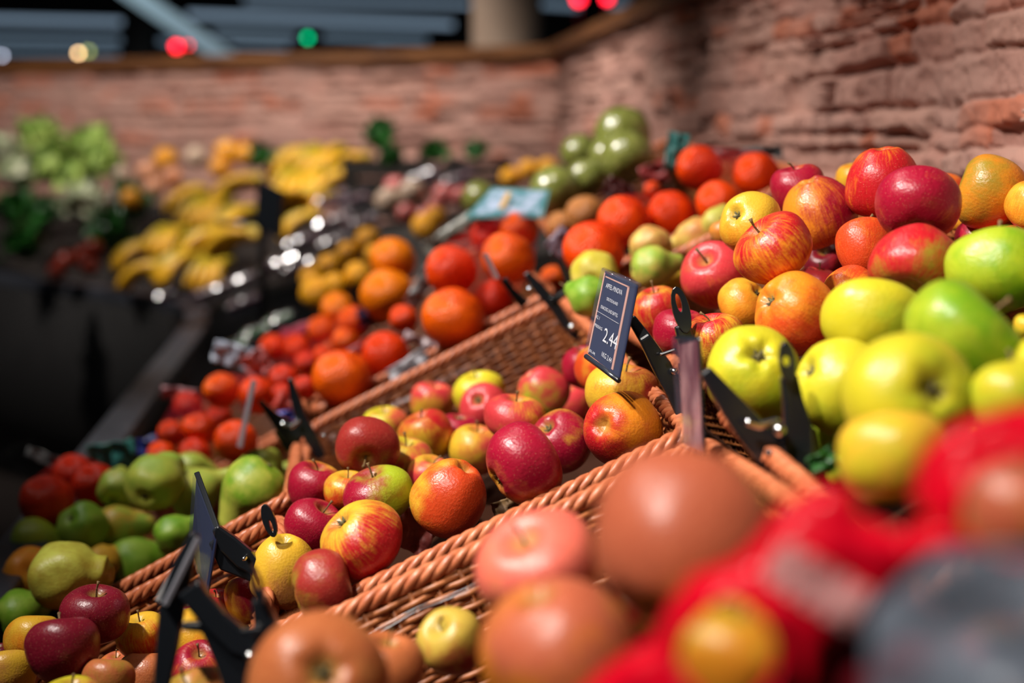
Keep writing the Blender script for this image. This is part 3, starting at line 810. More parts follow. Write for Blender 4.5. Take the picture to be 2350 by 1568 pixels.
for idx, f in enumerate(FR):
    r = f['w'] * f['D'] / FPX / 2
    c = P(f['u'], f['v'], f['D'])
    pl = f['pole']
    k = f['kind']
    if pl[0] == 'p':
        z = cdir(*pl[1:])
        sgn = 1
    else:
        PK = {'s': 0.66, 'c': 0.74}.get(pl[0], 0.9)
        dx, dy = (pl[1] - f['u']) / (f['w'] / 2) / PK, -(pl[2] - f['v']) / (f['w'] / 2) / PK
        q = math.hypot(dx, dy)
        if q > 0.97:
            dx, dy = dx / q * 0.97, dy / q * 0.97
        dz = math.sqrt(max(0, 1 - dx * dx - dy * dy))
        if pl[0] in 'SC':
            dz = -dz if dz > 0.25 else -0.25
        z = cdir(dx, dy, dz)
        sgn = 1 if pl[0] in 'sS' else -1
    z = z * sgn
    x = z.orthogonal().normalized()
    x = Matrix.Rotation(idx * 2.4, 3, z) @ x
    y = z.cross(x)
    R3 = Matrix((x, y, z)).transposed()
    if k == 'apple':
        me = APPLES[f['shape'] if f['shape'] is not None else idx % 3]
    elif k == 'pear':
        me = PEARS[f['shape'] or 0]
    else:
        me = ORANGES[idx % 3]
    o = link({'lemon': 'golden_citrus'}.get(f['cat'], f['cat']), me, None, f['label'], f['cat'] if f['cat'] != 'lemon' else 'citrus fruit', GROUPN[f['grp']])
    sc = r * (1.12 if k == 'pear' else 1.04)
    hz = 1.0
    if f['h'] and k == 'apple':
        # squash along the core when it stands in the picture plane
        vert = abs(R3.col[2].dot(UP))
        hz = 1 + (f['h'] / f['w'] / 0.97 - 1) * vert if vert > 0.5 else 1.0
        hz = min(max(hz, 0.82), 1.15)
    o.matrix_world = Matrix.Translation(c) @ R3.to_4x4() @ Matrix.Diagonal((sc, sc, sc * hz, 1))
    o['skin_ground'] = [float(q) for q in f['g']]
    o['skin_blush'] = [float(q) for q in f['b']]
    sd = Vector(f['side'])
    o['blush_side'] = [float(q) for q in (R3.inverted() @ (CR @ sd))]
    o['skin_pattern'] = [float(f['amt']), float(f['st']), float(idx * 1.37 % 50)]
    f['o'], f['c'], f['r'] = o, c, r
    if k == 'apple' and pl[0] in 'sc' or k == 'apple' and f['w'] > 120:
        if pl[0] in 'sS':
            if idx % 4 != 3 or pl[0] == 's':
                link('stem', STEMS[idx % 3], o)
        if pl[0] in 'c':
            link('calyx', CALYX, o)
    if k == 'pear' and f['w'] > 75:
        link('calyx', PCALYX, o)
        if f['shape'] == 0:
            link('stem', PSTEM, o)

# ------------------------------------------------------------------ net bags


def crumple_part(name, parent, u, v, w, h, D, colr, ang, seed, mat=None, **kw):
    """a creased piece of printed plastic with real folds"""
    nu, nv = 14, 10
    vs = []
    a = math.radians(ang)
    for i in range(nu):
        for j in range(nv):
            x, y = (i / (nu - 1) - .5) * w, (j / (nv - 1) - .5) * h
            uu, vv = u + x * math.cos(a) - y * math.sin(a), v + x * math.sin(a) + y * math.cos(a)
            n = noise.noise(Vector((x / 22 + seed * 3.1, y / 22, seed)))
            n2 = noise.noise(Vector((x / 9 + seed, y / 9, seed + 4)))
            vs.append(P(uu + n2 * 3, vv + n * 5, D - 0.012 * n - 0.003 * n2))
    me = mesh_from(name, vs, grid_mesh(vs, nu, nv), mat or simple('printed_plastic', colr, 0.35))
    o = link(name, me, parent, **kw)
    m = o.modifiers.new('thick', 'SOLIDIFY')
    m.thickness = 0.0012
    return o


for ni, (ids, label, mat, tags) in enumerate(NETS):
    bm = bmesh.new()
    cen = sum((FR[i]['c'] for i in ids), Vector()) / len(ids)
    for i in ids:
        c, r = FR[i]['c'], FR[i]['r'] * 1.035
        for a in range(9):
            for b in range(16):
                th, ph = PI * (a + .5) / 9, 2 * PI * b / 16
                bm.verts.new(c + Vector((math.sin(th) * math.cos(ph), math.sin(th) * math.sin(ph), math.cos(th))) * r)
    # gathered neck of the bag
    if len(ids) > 1:
        neck = (FR[ids[-1]]['c'] - FR[ids[0]]['c']).normalized()
        tip = FR[ids[-1]]['c'] + neck * FR[ids[-1]]['r'] * 1.5 + Vector((0, 0, 0.01))
        bm.verts.new(tip)
    res = bmesh.ops.convex_hull(bm, input=bm.verts)
    dele = [g for g in res['geom_interior'] if isinstance(g, bmesh.types.BMVert)]
    bmesh.ops.delete(bm, geom=list(set(dele)), context='VERTS')
    bmesh.ops.recalc_face_normals(bm, faces=bm.faces)
    uvl = bm.loops.layers.uv.new('UVMap')
    for f in bm.faces:
        n = f.normal
        t = n.orthogonal().normalized() if abs(n.z) > .95 else Vector((-n.y, n.x, 0)).normalized()
        b2 = n.cross(t)
        for l in f.loops:
            q = l.vert.co - cen
            l[uvl].uv = ((q.dot(t) + q.dot(b2)) / 0.0072, (q.dot(t) - q.dot(b2)) / 0.0072)
        f.smooth = True
    me = bpy.data.meshes.new('orange_net_bag')
    bm.to_mesh(me)
    bm.free()
    me.materials.append(M[mat])
    nb = link('orange_net_bag', me, None, label, 'net bag', 'net bags of oranges and mandarins')
    for ti, (u, v, w, h, D, colr, ang) in enumerate(tags):
        crumple_part('label_tag', nb, u, v, w, h, D, colr, ang, ni * 3 + ti + 1)

# ------------------------------------------------------------------ wicker baskets


def basket(label, cor, depth=0.13, rope_r=0.0082, rows=None, liner=True, group='wicker baskets on the sloping stall', detail=1.0, wall=(0, 1, 2, 3)):
    """cor: four top corners (near-left, near-right, back-right, back-left)"""
    cor = [Vector(c) for c in cor]
    cen = sum(cor, Vector()) / 4
    nrm = (cor[2] - cor[0]).cross(cor[3] - cor[1]).normalized()
    if nrm.z < 0:
        nrm = -nrm
    root = link('wicker_basket', None, None, label, 'basket', group)
    # rounded path
    path = []
    rc = 0.028
    for i in range(4):
        p, a, b = cor[i], cor[(i - 1) % 4], cor[(i + 1) % 4]
        da, db = (a - p).normalized(), (b - p).normalized()
        p0, p1 = p + da * rc, p + db * rc
        for t in (0, .25, .5, .75, 1):
            path.append(p0 * (1 - t) ** 2 + p * 2 * t * (1 - t) + p1 * t * t)
    # resample evenly
    def resample(pts, step):
        pts = pts + [pts[0]]
        L_ = [0]
        for i in range(1, len(pts)):
            L_.append(L_[-1] + (pts[i] - pts[i - 1]).length)
        n = int(L_[-1] / step)
        n += n % 2
        out = []
        k = 0
        for i in range(n):
            s = L_[-1] * i / n
            while L_[k + 1] < s:
                k += 1
            t = (s - L_[k]) / max(1e-9, L_[k + 1] - L_[k])
            out.append((pts[k].lerp(pts[k + 1], t), s))
        return out, L_[-1]
    step = 0.006 / detail
    rs, tot = resample(path, step)
    n = len(rs)

    def frame(i):
        t = (rs[(i + 1) % n][0] - rs[i - 1][0]).normalized()
        out = t.cross(nrm).normalized()
        if out.dot(rs[i][0] - cen) < 0:
            out = -out
        return t, out
    FRM = [frame(i) for i in range(n)]
    # plaited rim: four strands laid round each other
    turns = max(8, round(tot / 0.062))
    b = MB()
    for s in range(4):
        pts = []
        for i in range(n):
            p, sl = rs[i]
            a = 2 * PI * turns * sl / tot + s * PI / 2
            pts.append(p + FRM[i][1] * (math.cos(a) * rope_r * .62) + nrm * (math.sin(a) * rope_r * .62))
        b.tube(pts, rope_r * .58, 6, closed=True)
    b.build('plaited_rim', M['rope'], root)
    # woven wall
    sp = 0.0062
    nr = int(depth / sp)
    b = MB()
    st2, _ = 1.5 * step, 0
    idxs = list(range(0, n, 2)) if detail <= 1 else list(range(n))
    per = 0.024
    nst = max(8, round(tot / per / 2) * 2)
    for j in range(nr):
        dn = rope_r * 1.1 + sp * (j + .5)
        ins = 0.10 * dn
        pts = []
        for i in idxs:
            p, sl = rs[i]
            w = math.sin(PI * nst * sl / tot + (j % 2) * PI)
            pts.append(p - nrm * dn - FRM[i][1] * (ins + 0.004 - 0.0026 * w) + nrm * (0.0012 * noise.noise(Vector((sl * 30, j * 3.3, 0)))))
        b.tube(pts, 0.0033, 5, closed=True)
    for k in range(nst):
        i = int((k + .5) * n / nst) % n
        p = rs[i][0]
        b.tube([p - nrm * (rope_r) - FRM[i][1] * 0.004, p - nrm * depth - FRM[i][1] * (0.1 * depth + .004)], 0.003, 5)
    b.build('woven_wall', M['wicker'], root)
    # base
    b = MB()
    bt = [c + (cen - c).normalized() * 0.02 - nrm * depth for c in cor]
    b.prism([q for q in bt], [q - nrm * 0.008 for q in bt])
    b.build('base', M['wbase'], root, smooth_shade=False)
    if liner:
        # clear plastic lining that stands a little proud of the weave inside
        b = MB()
        vs = []
        ids2 = idxs + [idxs[0]]
        for i in ids2:
            p = rs[i][0]
            o_ = FRM[i][1]
            wv = 0.003 * noise.noise(p * 25)
            for dd in (0.022, 0.023, 0.0245, 0.026):
                vs.append(p - nrm * (dd + wv) - o_ * (0.0125 + 0.1 * dd + wv))
        b.add(vs, grid_mesh(vs, len(ids2), 4))
        lo = b.build('clear_liner', M['film'], root)
        md = lo.modifiers.new('thick', 'SOLIDIFY')
        md.thickness = 0.0015
    return root


basket('middle wicker basket of pink and red apples under the price sign',
       [P(606, 1466, 1.36), P(1586, 993, 1.41), P(1288, 688, 2.24), P(712, 985, 2.24)], 0.12, detail=1.2)
basket('wicker basket holding the large blurred apples nearest the viewer',
       [P(560, 2150, 0.74), P(2130, 1360, 0.78), P(1612, 1020, 1.33), P(600, 1496, 1.29)], 0.13, detail=1.2)
basket('wicker basket of green pears beside the aisle',
       [P(150, 1420, 1.76), P(664, 1145, 1.68), P(688, 990, 2.3), P(330, 1165, 2.45)], 0.12)
basket('wicker basket in shade holding dark red and yellow apples',
       [P(-260, 1980, 1.22), P(560, 1600, 1.24), P(650, 1190, 1.62), P(150, 1455, 1.70)], 0.12)
basket('wicker basket of mandarins in nets beyond the pears',
       [P(330, 1155, 2.52), P(690, 975, 2.38), P(700, 850, 3.1), P(430, 950, 3.1)], 0.12)
basket('wicker basket of big netted oranges beyond the middle basket',
       [P(722, 950, 2.32), P(1268, 672, 2.32), P(1120, 560, 3.1), P(760, 760, 3.1)], 0.12)
basket('wicker basket under the heap of red and orange apples at the wall',
       [P(1700, 935, 1.44), P(2520, 560, 1.44), P(1900, 420, 2.0), P(1335, 690, 2.15)], 0.12, liner=False)
basket('wicker basket under the yellow-green apples',
       [P(2120, 1360, 0.84), P(2900, 800, 0.95), P(2560, 600, 1.38), P(1655, 945, 1.33)], 0.12, liner=False)
basket('wicker basket of conference pears and netted oranges below the wall',
       [P(1350, 645, 2.2), P(1860, 400, 2.2), P(1520, 330, 3.1), P(1230, 490, 3.1)], 0.12, liner=False)

# ------------------------------------------------------------------ price clips and signs
VZ = BACK.copy()


def plate(b, outline, D, th=0.004, hole=None):
    """flat moulded piece: outline points (u, v[, D])"""
    fr = [P(q[0], q[1], q[2] if len(q) > 2 else D) for q in outline]
    bk = [p - VZ * th for p in fr]
    if hole is None:
        b.prism(fr, bk)
        return
    hf = [P(q[0], q[1], q[2] if len(q) > 2 else D) for q in hole]
    n = len(fr)
    assert len(hf) == n
    hb = [p - VZ * th for p in hf]
    vs = fr + bk + hf + hb
    fs = []
    for i in range(n):
        j = (i + 1) % n
        fs += [(i, j, 2 * n + j, 2 * n + i), (n + i, 3 * n + i, 3 * n + j, n + j), (i, n + i, n + j, j), (2 * n + i, 2 * n + j, 3 * n + j, 3 * n + i)]
    b.add(vs, fs)


def oval(cu, cv, a, b_, ang, n=16):
    t = math.radians(ang)
    return [(cu + a * math.cos(2 * PI * k / n) * math.cos(t) - b_ * math.sin(2 * PI * k / n) * math.sin(t),
             cv + a * math.cos(2 * PI * k / n) * math.sin(t) + b_ * math.sin(2 * PI * k / n) * math.cos(t)) for k in range(n)]


def bevel(o, w=0.0022):
    m = o.modifiers.new('edge', 'BEVEL')
    m.width = w
    m.segments = 2
    m.limit_method = 'ANGLE'
    return o


def arm(root, name, pts, D, wd, th=0.007, mat='black'):
    """a tapered moulded arm through (u, v, D?) points, widths in pixels"""
    b = MB()
    ps = [Vector((q[0], q[1])) for q in pts]
    Ds = [q[2] if len(q) > 2 else D for q in pts]
    ws = wd if isinstance(wd, (list, tuple)) else [wd] * len(ps)
    n = len(ps)
    ring = []
    for i in range(n):
        t = (ps[min(i + 1, n - 1)] - ps[max(i - 1, 0)]).normalized()
        q = Vector((-t.y, t.x))
        l, r = ps[i] + q * ws[i] / 2, ps[i] - q * ws[i] / 2
        a, c = P(l.x, l.y, Ds[i]), P(r.x, r.y, Ds[i])
        ring.append([a, c, c - VZ * th, a - VZ * th])
    vs = [x for rr in ring for x in rr]
    fs = []
    for i in range(n - 1):
        for k in range(4):
            fs.append((i * 4 + k, i * 4 + (k + 1) % 4, i * 4 + 4 + (k + 1) % 4, i * 4 + 4 + k))
    fs += [(0, 1, 2, 3), tuple((n - 1) * 4 + k for k in (3, 2, 1, 0))]
    b.add(vs, fs)
    return bevel(b.build(name, M[mat], root, smooth_shade=False))


def pin(root, u, v, D, r_px, mat='steel', name='pivot_pin'):
    b = MB()
    r = r_px * D / FPX
    c = P(u, v, D)
    vs = []
    for i in range(7):
        th = PI / 2 * i / 6
        for k in range(16):
            a = 2 * PI * k / 16
            vs.append(c + RIGHT * (r * math.cos(a) * math.cos(th)) + UP * (r * math.sin(a) * math.cos(th)) + VZ * (r * .8 * math.sin(th)))
    b.add(vs, grid_mesh(vs, 7, 16, True))
    b.tube([c - VZ * 0.016, c], r * .9, 12)
    return b.build(name, M[mat], root)


def text_on(root, s, quad, x0, y0, h, mat, name='lettering', width=None, off=0.0012):
    """lettering laid on the face given by quad (top-left, top-right, bottom-right, bottom-left); x0, y0, h in fractions of the face"""
    cu = bpy.data.curves.new('t', 'FONT')
    cu.body = s
    cu.extrude = 0
    tmp = bpy.data.objects.new('t', cu)
    COL.objects.link(tmp)
    dg = bpy.context.evaluated_depsgraph_get()
    me = bpy.data.meshes.new_from_object(tmp.evaluated_get(dg))
    bpy.data.objects.remove(tmp)
    xs = [v.co.x for v in me.vertices]
    ys = [v.co.y for v in me.vertices]
    x_0, x_1, y_0, y_1 = min(xs), max(xs), min(ys), max(ys)
    Wq = (quad[1] - quad[0]).length
    Hq = (quad[3] - quad[0]).length
    kx = (width / (x_1 - x_0)) if width else h * Hq / Wq / (y_1 - y_0)
    nrm = (quad[1] - quad[0]).cross(quad[3] - quad[0]).normalized()
    if nrm.dot(VZ) < 0:
        nrm = -nrm
    for v in me.vertices:
        a = x0 + (v.co.x - x_0) * kx
        c = y0 + h * (1 - (v.co.y - y_0) / (y_1 - y_0))
        top = quad[0].lerp(quad[1], a)
        bot = quad[3].lerp(quad[2], a)
        v.co = top.lerp(bot, c) + nrm * off
    me.materials.clear()
    me.materials.append(M[mat])
    me.name = name
    return link(name, me, root)


def slab(root, name, quad, th, mat, inset=(0, 0, 1, 1), off=0.0):
    n = (quad[1] - quad[0]).cross(quad[3] - quad[0]).normalized()
    if n.dot(VZ) < 0:
        n = -n

    def at(a, c):
        return quad[0].lerp(quad[1], a).lerp(quad[3].lerp(quad[2], a), c) + n * off
    x0, y0, x1, y1 = inset
    f = [at(x0, y0), at(x1, y0), at(x1, y1), at(x0, y1)]
    b = MB()
    b.prism(f, [p - n * th for p in f])
    return b.build(name, M[mat], root, smooth_shade=False)


# sign 1: the readable card
s1 = link('price_sign_clamp', None, None, 'black clamp holding the navy price card that reads 2.44', 'price sign', 'clamped price signs')
Q = [P(1389, 622, 1.50), P(1464, 655, 1.435), P(1422, 868, 1.435), P(1349, 812, 1.50)]
pc = slab(s1, 'price_card', Q, 0.0010, 'card')
slab(pc, 'card_border', Q, 0.0006, 'cardedge', (.06, .05, .80, .066), 0.0008)
slab(pc, 'card_border', Q, 0.0006, 'cardedge', (.745, .05, .80, .97), 0.0008)
slab(pc, 'card_border', Q, 0.0006, 'cardedge', (.0, .02, .035, .98), 0.0008)
text_on(pc, 'APFEL-PINOVA', Q, .14, .12, .055, 'white', width=.50)
text_on(pc, 'DEUTSCHLAND', Q, .24, .27, .035, 'white', width=.34)
text_on(pc, 'KNACKIG UND SAFTIG', Q, .12, .385, .040, 'white', width=.52)
slab(pc, 'card_rule', Q, 0.0003, 'white', (.0, .478, .70, .481), 0.0008)
text_on(pc, 'KL I', Q, .05, .52, .04, 'white', width=.10)
text_on(pc, 'PREIS/KG', Q, .05, .62, .035, 'white', width=.24)
text_on(pc, '2.44', Q, .36, .60, .155, 'white', width=.42)
text_on(pc, '1KG 2.44', Q, .42, .86, .055, 'white', width=.30)
text_on(pc, 'EUR', Q, .06, .93, .028, 'white', width=.18)
hq = [q.copy() for q in Q]
ch = slab(s1, 'clear_holder', [P(1387, 616, 1.495), P(1467, 650, 1.425), P(1424, 875, 1.425), P(1346, 818, 1.495)], 0.0012, 'clear', off=0.004)
b = MB()
b.tube([P(1386, 619, 1.495), P(1467, 654, 1.425)], 0.0028, 8)
bo = b.build('holder_edge', M['clear'], ch)
b = MB()
b.tube([P(1345, 818, 1.495), P(1383, 846, 1.462), P(1420, 874, 1.425)], 0.0028, 8)
b.build('holder_foot', M['black'], ch)
arm(s1, 'clamp_arm', [(1448, 728, 1.47), (1480, 775), (1520, 842), (1552, 905), (1580, 985)], 1.45, [20, 30, 44, 40, 26], 0.010)
b = MB()
plate(b, oval(1564, 712, 56, 20, 76), 1.44, 0.006, hole=oval(1558, 695, 22, 6, 76))
bevel(b.build('clamp_handle', M['black'], s1, smooth_shade=False))
arm(s1, 'clamp_jaw', [(1566, 745), (1580, 795), (1592, 850), (1590, 900)], 1.445, [36, 40, 38, 26], 0.012)
arm(s1, 'spring', [(1515, 815), (1552, 802)], 1.435, 8, 0.004, 'steel')
pin(s1, 1548, 853, 1.435, 8)

# sign 2: seen nearly edge-on, in front of the green apples
s2 = link('price_sign_clamp', None, None, 'glossy black clamp beside the green apples holding a sign seen almost edge-on', 'price sign', 'clamped price signs')
Q2 = [P(1550, 772, 1.26), P(1606, 776, 1.20), P(1618, 1042, 1.20), P(1566, 1022, 1.26)]
M['sign_reflection'] = noisy('painted_sign_reflection', (0.14, 0.03, 0.04), (0.50, 0.26, 0.26), 45, 0.25, 0.0, (1, 1, .4))  # mottled reddish reflection painted as the sign's colour
slab(s2, 'sign_back', Q2, 0.0015, 'sign_reflection', (.08, .02, .9, .98))
slab(s2, 'clear_holder', Q2, 0.002, 'clear', off=0.004)
arm(s2, 'holder_edge', [(1606, 776, 1.195), (1611, 900, 1.195), (1619, 1045, 1.195)], 1.195, [7, 7, 7], .003, 'black')
arm(s2, 'holder_top', [(1548, 775, 1.25), (1608, 777, 1.2)], 1.22, [10, 10], .003, 'black')
arm(s2, 'clamp_arm', [(1618, 850), (1660, 905), (1715, 975), (1760, 1030), (1800, 1085), (1835, 1130)], 1.16, [30, 46, 66, 70, 60, 34], 0.012)
b = MB()
plate(b, oval(1808, 832, 50, 19, 84), 1.14, 0.007, hole=oval(1806, 829, 12, 8, 84))
bevel(b.build('clamp_handle', M['black'], s2, smooth_shade=False))
arm(s2, 'clamp_lever', [(1812, 862), (1822, 920), (1834, 985), (1835, 1045), (1812, 1110)], 1.15, [40, 46, 66, 74, 50], 0.013)
arm(s2, 'clamp_jaw', [(1790, 975), (1850, 1010), (1870, 1060)], 1.165, [60, 70, 40], 0.010)
arm(s2, 'spring', [(1712, 968), (1745, 978), (1790, 962)], 1.14, [16, 22, 12], 0.005, 'steel')
pin(s2, 1790, 988, 1.135, 15)
pin(s2, 1768, 1042, 1.145, 9, 'black', 'jaw_knob')

# sign 3: lower one beside the pears (slanted dark card)
s3 = link('price_sign_clamp', None, None, 'black clamp on the pear basket rim with a dark reflective sign leaning over', 'price sign', 'clamped price signs')
Q3 = [P(451, 1090, 1.52), P(500, 1215, 1.44), P(476, 1366, 1.44), P(440, 1250, 1.52)]
slab(s3, 'price_card', Q3, 0.0015, 'card')
slab(s3, 'clear_holder', Q3, 0.0015, 'clear', off=0.004)
arm(s3, 'holder_edge', [(450, 1084, 1.52), (497, 1212, 1.44)], 1.48, [13, 13], .004)
arm(s3, 'holder_foot', [(440, 1255, 1.52), (476, 1368, 1.44)], 1.48, [6, 6], .003)
arm(s3, 'clamp_arm', [(492, 1212), (522, 1250), (560, 1285), (592, 1312)], 1.44, [18, 46, 50, 30], 0.012)
arm(s3, 'clamp_jaw', [(488, 1240), (520, 1290), (588, 1320)], 1.445, [26, 50, 40], 0.010)
b = MB()
plate(b, oval(617, 1196, 40, 15, 72), 1.43, 0.006, hole=oval(622, 1208, 14, 3, 72))
bevel(b.build('clamp_handle', M['black'], s3, smooth_shade=False))
pin(s3, 560, 1283, 1.425, 5)

# sign 4: nearest, seen from its edge
s4 = link('price_sign_clamp', None, None, 'large blurred black clamp at the shaded basket with its sign seen edge-on', 'price sign', 'clamped price signs')
Q4 = [P(441, 1228, 1.22), P(446, 1232, 1.10), P(372, 1385, 1.10), P(358, 1378, 1.22)]
M['greyp'] = simple('grey_plastic_edge', (0.22, 0.22, 0.25), 0.3)
slab(s4, 'price_card', [P(438, 1222, 1.22), P(452, 1235, 1.12), P(376, 1388, 1.12), P(356, 1376, 1.22)], 0.003, 'greyp')
arm(s4, 'card_back', [(446, 1225), (420, 1300), (395, 1385), (383, 1480), (366, 1600)], 1.14, [22, 50, 62, 52, 34], 0.006)
arm(s4, 'clamp_arm', [(430, 1350), (455, 1385), (495, 1430), (545, 1475), (590, 1500)], 1.12, [60, 56, 56, 60, 44], 0.014)
arm(s4, 'clamp_jaw', [(415, 1440), (470, 1440), (520, 1500), (560, 1580)], 1.125, [18, 30, 70, 90], 0.010)
b = MB()
plate(b, oval(588, 1345, 48, 13, 74), 1.10, 0.007, hole=oval(588, 1335, 22, 5, 74))
bevel(b.build('clamp_handle', M['black'], s4, smooth_shade=False))
arm(s4, 'clamp_lever', [(592, 1375), (606, 1430), (612, 1490), (600, 1560)], 1.11, [36, 52, 74, 70], 0.014)
arm(s4, 'spring', [(548, 1450), (578, 1455), (600, 1444)], 1.10, [10, 26, 10], 0.005, 'black')
pin(s4, 574, 1508, 1.095, 13)

# sign 5: at the mandarins, thin sign edge and clamp
s5 = link('price_sign_clamp', None, None, 'black clamp on the rim between pears and mandarins with a thin grey sign edge', 'price sign', 'clamped price signs')
slab(s5, 'price_card', [P(576, 872, 2.12), P(584, 874, 2.04), P(552, 1028, 2.04), P(543, 1024, 2.12)], 0.003, 'greyp', off=0)
arm(s5, 'clamp_arm', [(594, 920), (625, 955), (655, 985), (690, 1010)], 2.10, [10, 22, 44, 50], 0.012)
arm(s5, 'clamp_handle', [(664, 868), (675, 910), (688, 955), (712, 1005), (738, 1052)], 2.09, [12, 22, 26, 30, 20], 0.012)
arm(s5, 'clamp_jaw', [(650, 985), (668, 1035)], 2.11, [46, 24], 0.010)
arm(s5, 'spring', [(645, 972), (668, 980), (688, 966)], 2.08, [8, 12, 8], 0.004, 'steel')
pin(s5, 742, 1000, 2.10, 4)

# sign 6: at the far corner of the middle basket
s6 = link('price_sign_clamp', None, None, 'black clamp at the back corner of the middle basket with a narrow grey sign', 'price sign', 'clamped price signs')
slab(s6, 'price_card', [P(1106, 584, 2.10), P(1114, 582, 2.04), P(1142, 640, 2.04), P(1134, 643, 2.10)], 0.003, 'greyp')
arm(s6, 'sign_stem', [(1155, 640), (1175, 668), (1205, 700)], 2.10, [18, 16, 26], 0.008)
arm(s6, 'clamp_arm', [(1207, 626), (1240, 665), (1275, 705), (1300, 745), (1325, 778)], 2.09, [14, 26, 26, 24, 14], 0.012)
arm(s6, 'clamp_handle', [(1262, 580), (1285, 600), (1300, 635), (1312, 662)], 2.08, [10, 14, 14, 12], 0.010)
arm(s6, 'clamp_jaw', [(1310, 662), (1280, 685), (1262, 688)], 2.085, [12, 18, 14], 0.010)
pin(s6, 1313, 752, 2.07, 9)
pin(s6, 1216, 664, 2.07, 7)

# post with a dark sign at the bend of the stall
s7 = link('sign_post', None, None, 'tall black sign post standing among the bananas at the bend of the stall', 'sign')
b = MB()
b.tube([P(604, 1000, 3.9), P(603, 600, 3.9), P(601, 470, 3.9)], 0.011, 10)
b.build('post', M['black'], s7)
slab(s7, 'sign_panel', [P(590, 412, 3.9), P(645, 440, 3.8), P(640, 545, 3.8), P(585, 520, 3.9)], 0.012, 'black')
b = MB()
b.tube([P(500, 512, 3.9), P(560, 515, 3.9), P(600, 500, 3.9)], 0.008, 8)
b.build('bracket', M['black'], s7)

# pale label card lying on the nets
lc = link('label_card', None, None, 'pale blue printed card with a yellow stroke lying on the orange nets', 'card')
QL = [P(1128, 430, 2.62), P(1262, 436, 2.55), P(1246, 500, 2.50), P(1066, 500, 2.55)]
M['paleblue'] = noisy('pale_printed_card', (0.05, 0.20, 0.24), (0.42, 0.50, 0.66), 45, 0.3, 0.05)
M['teal'] = simple('teal_card_edge', (0.03, 0.18, 0.18), 0.4)
M['yellowp'] = simple('yellow_print', (0.75, 0.42, 0.05), 0.4)
slab(lc, 'card_back', QL, 0.002, 'teal')
slab(lc, 'printed_face', QL, 0.001, 'paleblue', (.05, .1, .95, .9), 0.0012)
slab(lc, 'yellow_stroke', [P(1162, 447, 2.56), P(1174, 447, 2.56), P(1156, 482, 2.54), P(1144, 482, 2.54)], 0.001, 'yellowp', off=0.006)

# shed leaf / crumpled wrapper in the middle basket
wr = crumple_part('crumpled_wrapper', None, 952, 1222, 90, 90, 1.60, (0, 0, 0), 25, 41, mat=noisy('crumpled_red_paper', (0.20, 0.03, 0.03), (0.42, 0.10, 0.08), 40, .5, .3),
                  label='crumpled dark red tissue paper between apples and the wicker rim', cat='paper', group=None)
wr2 = crumple_part('crumpled_wrapper', None, 1160, 1165, 60, 36, 1.55, (0, 0, 0), -20, 45, mat=M['stem'], label='scrap of brown tissue paper under the largest crimson apple', cat='paper')
gl = crumple_part('green_leaf', None, 1890, 1062, 64, 52, 1.10, (0, 0, 0), -30, 46, mat=M['leafd'], label='dark green leaf in the gap below the clamp and green apples', cat='leaf')

# ------------------------------------------------------------------ red carrier with windows, close to the camera
OUT = [(1250, 1680), (1330, 1590), (1440, 1500), (1500, 1470), (1535, 1400), (1600, 1315), (1700, 1285), (1790, 1175), (1880, 1112), (1955, 1120), (1985, 1190), (2060, 1225), (2130, 1200),
       (2094, 1140), (2110, 1060), (2180, 985), (2280, 945), (2460, 925), (2460, 1330), (2240, 1290), (2080, 1350), (1965, 1430), (1895, 1510), (1880, 1680)]
HOLES = [(1672, 1500, 98, 108), (2335, 1172, 120, 104)]


def inside(x, y, poly):
    c = False
    n = len(poly)
    for i in range(n):
        x1, y1 = poly[i]
        x2, y2 = poly[(i + 1) % n]
        if (y1 > y) != (y2 > y) and x < (x2 - x1) * (y - y1) / (y2 - y1) + x1:
            c = not c
    return c


def dist_poly(x, y, poly):
    best = 1e9
    n = len(poly)
    for i in range(n):
        x1, y1 = poly[i]
        x2, y2 = poly[(i + 1) % n]
        dx, dy = x2 - x1, y2 - y1
        t = max(0, min(1, ((x - x1) * dx + (y - y1) * dy) / (dx * dx + dy * dy)))
        best = min(best, math.hypot(x - x1 - dx * t, y - y1 - dy * t))
    return best


gs = 13
nx, ny = int((2470 - 1240) / gs), int((1690 - 915) / gs)
vid, vs, fs = {}, [], []
ok = {}
for i in range(nx):
    for j in range(ny):
        x, y = 1240 + i * gs, 915 + j * gs
        good = inside(x, y, OUT)
        hd = 1e9
        for (hx, hy, ha, hb) in HOLES:
            e = math.hypot((x - hx) / ha, (y - hy) / hb)
            hd = min(hd, (e - 1) * (ha + hb) / 2)
        ok[i, j] = good and hd > 0
        if good or True:
            ed = dist_poly(x, y, OUT)
            rise = 0.011 * math.exp(-(max(hd, 0) / 26) ** 2) - 0.016 * math.exp(-(ed / 22) ** 2)
            D = 0.60 - (x - 1800) * 0.00004 - 0.012 * math.cos((x - 1800) / 330) * math.cos((y - 1300) / 330) - rise + 0.006 * noise.noise(Vector((x / 130, y / 130, 3)))
            vid[i, j] = len(vs)
            vs.append(P(x, y, D))
for i in range(nx - 1):
    for j in range(ny - 1):
        if sum((ok[i, j], ok[i + 1, j], ok[i + 1, j + 1], ok[i, j + 1])) >= 3:
            fs.append((vid[i, j], vid[i + 1, j], vid[i + 1, j + 1], vid[i, j + 1]))
rc = link('red_fruit_carrier', mesh_from('red_fruit_carrier', vs, fs, M['red']), None, 'glossy red carrier with round windows and white lettering around apples', 'carrier')
bm = bmesh.new()
bm.from_mesh(rc.data)
bmesh.ops.delete(bm, geom=[v for v in bm.verts if not v.link_faces], context='VERTS')
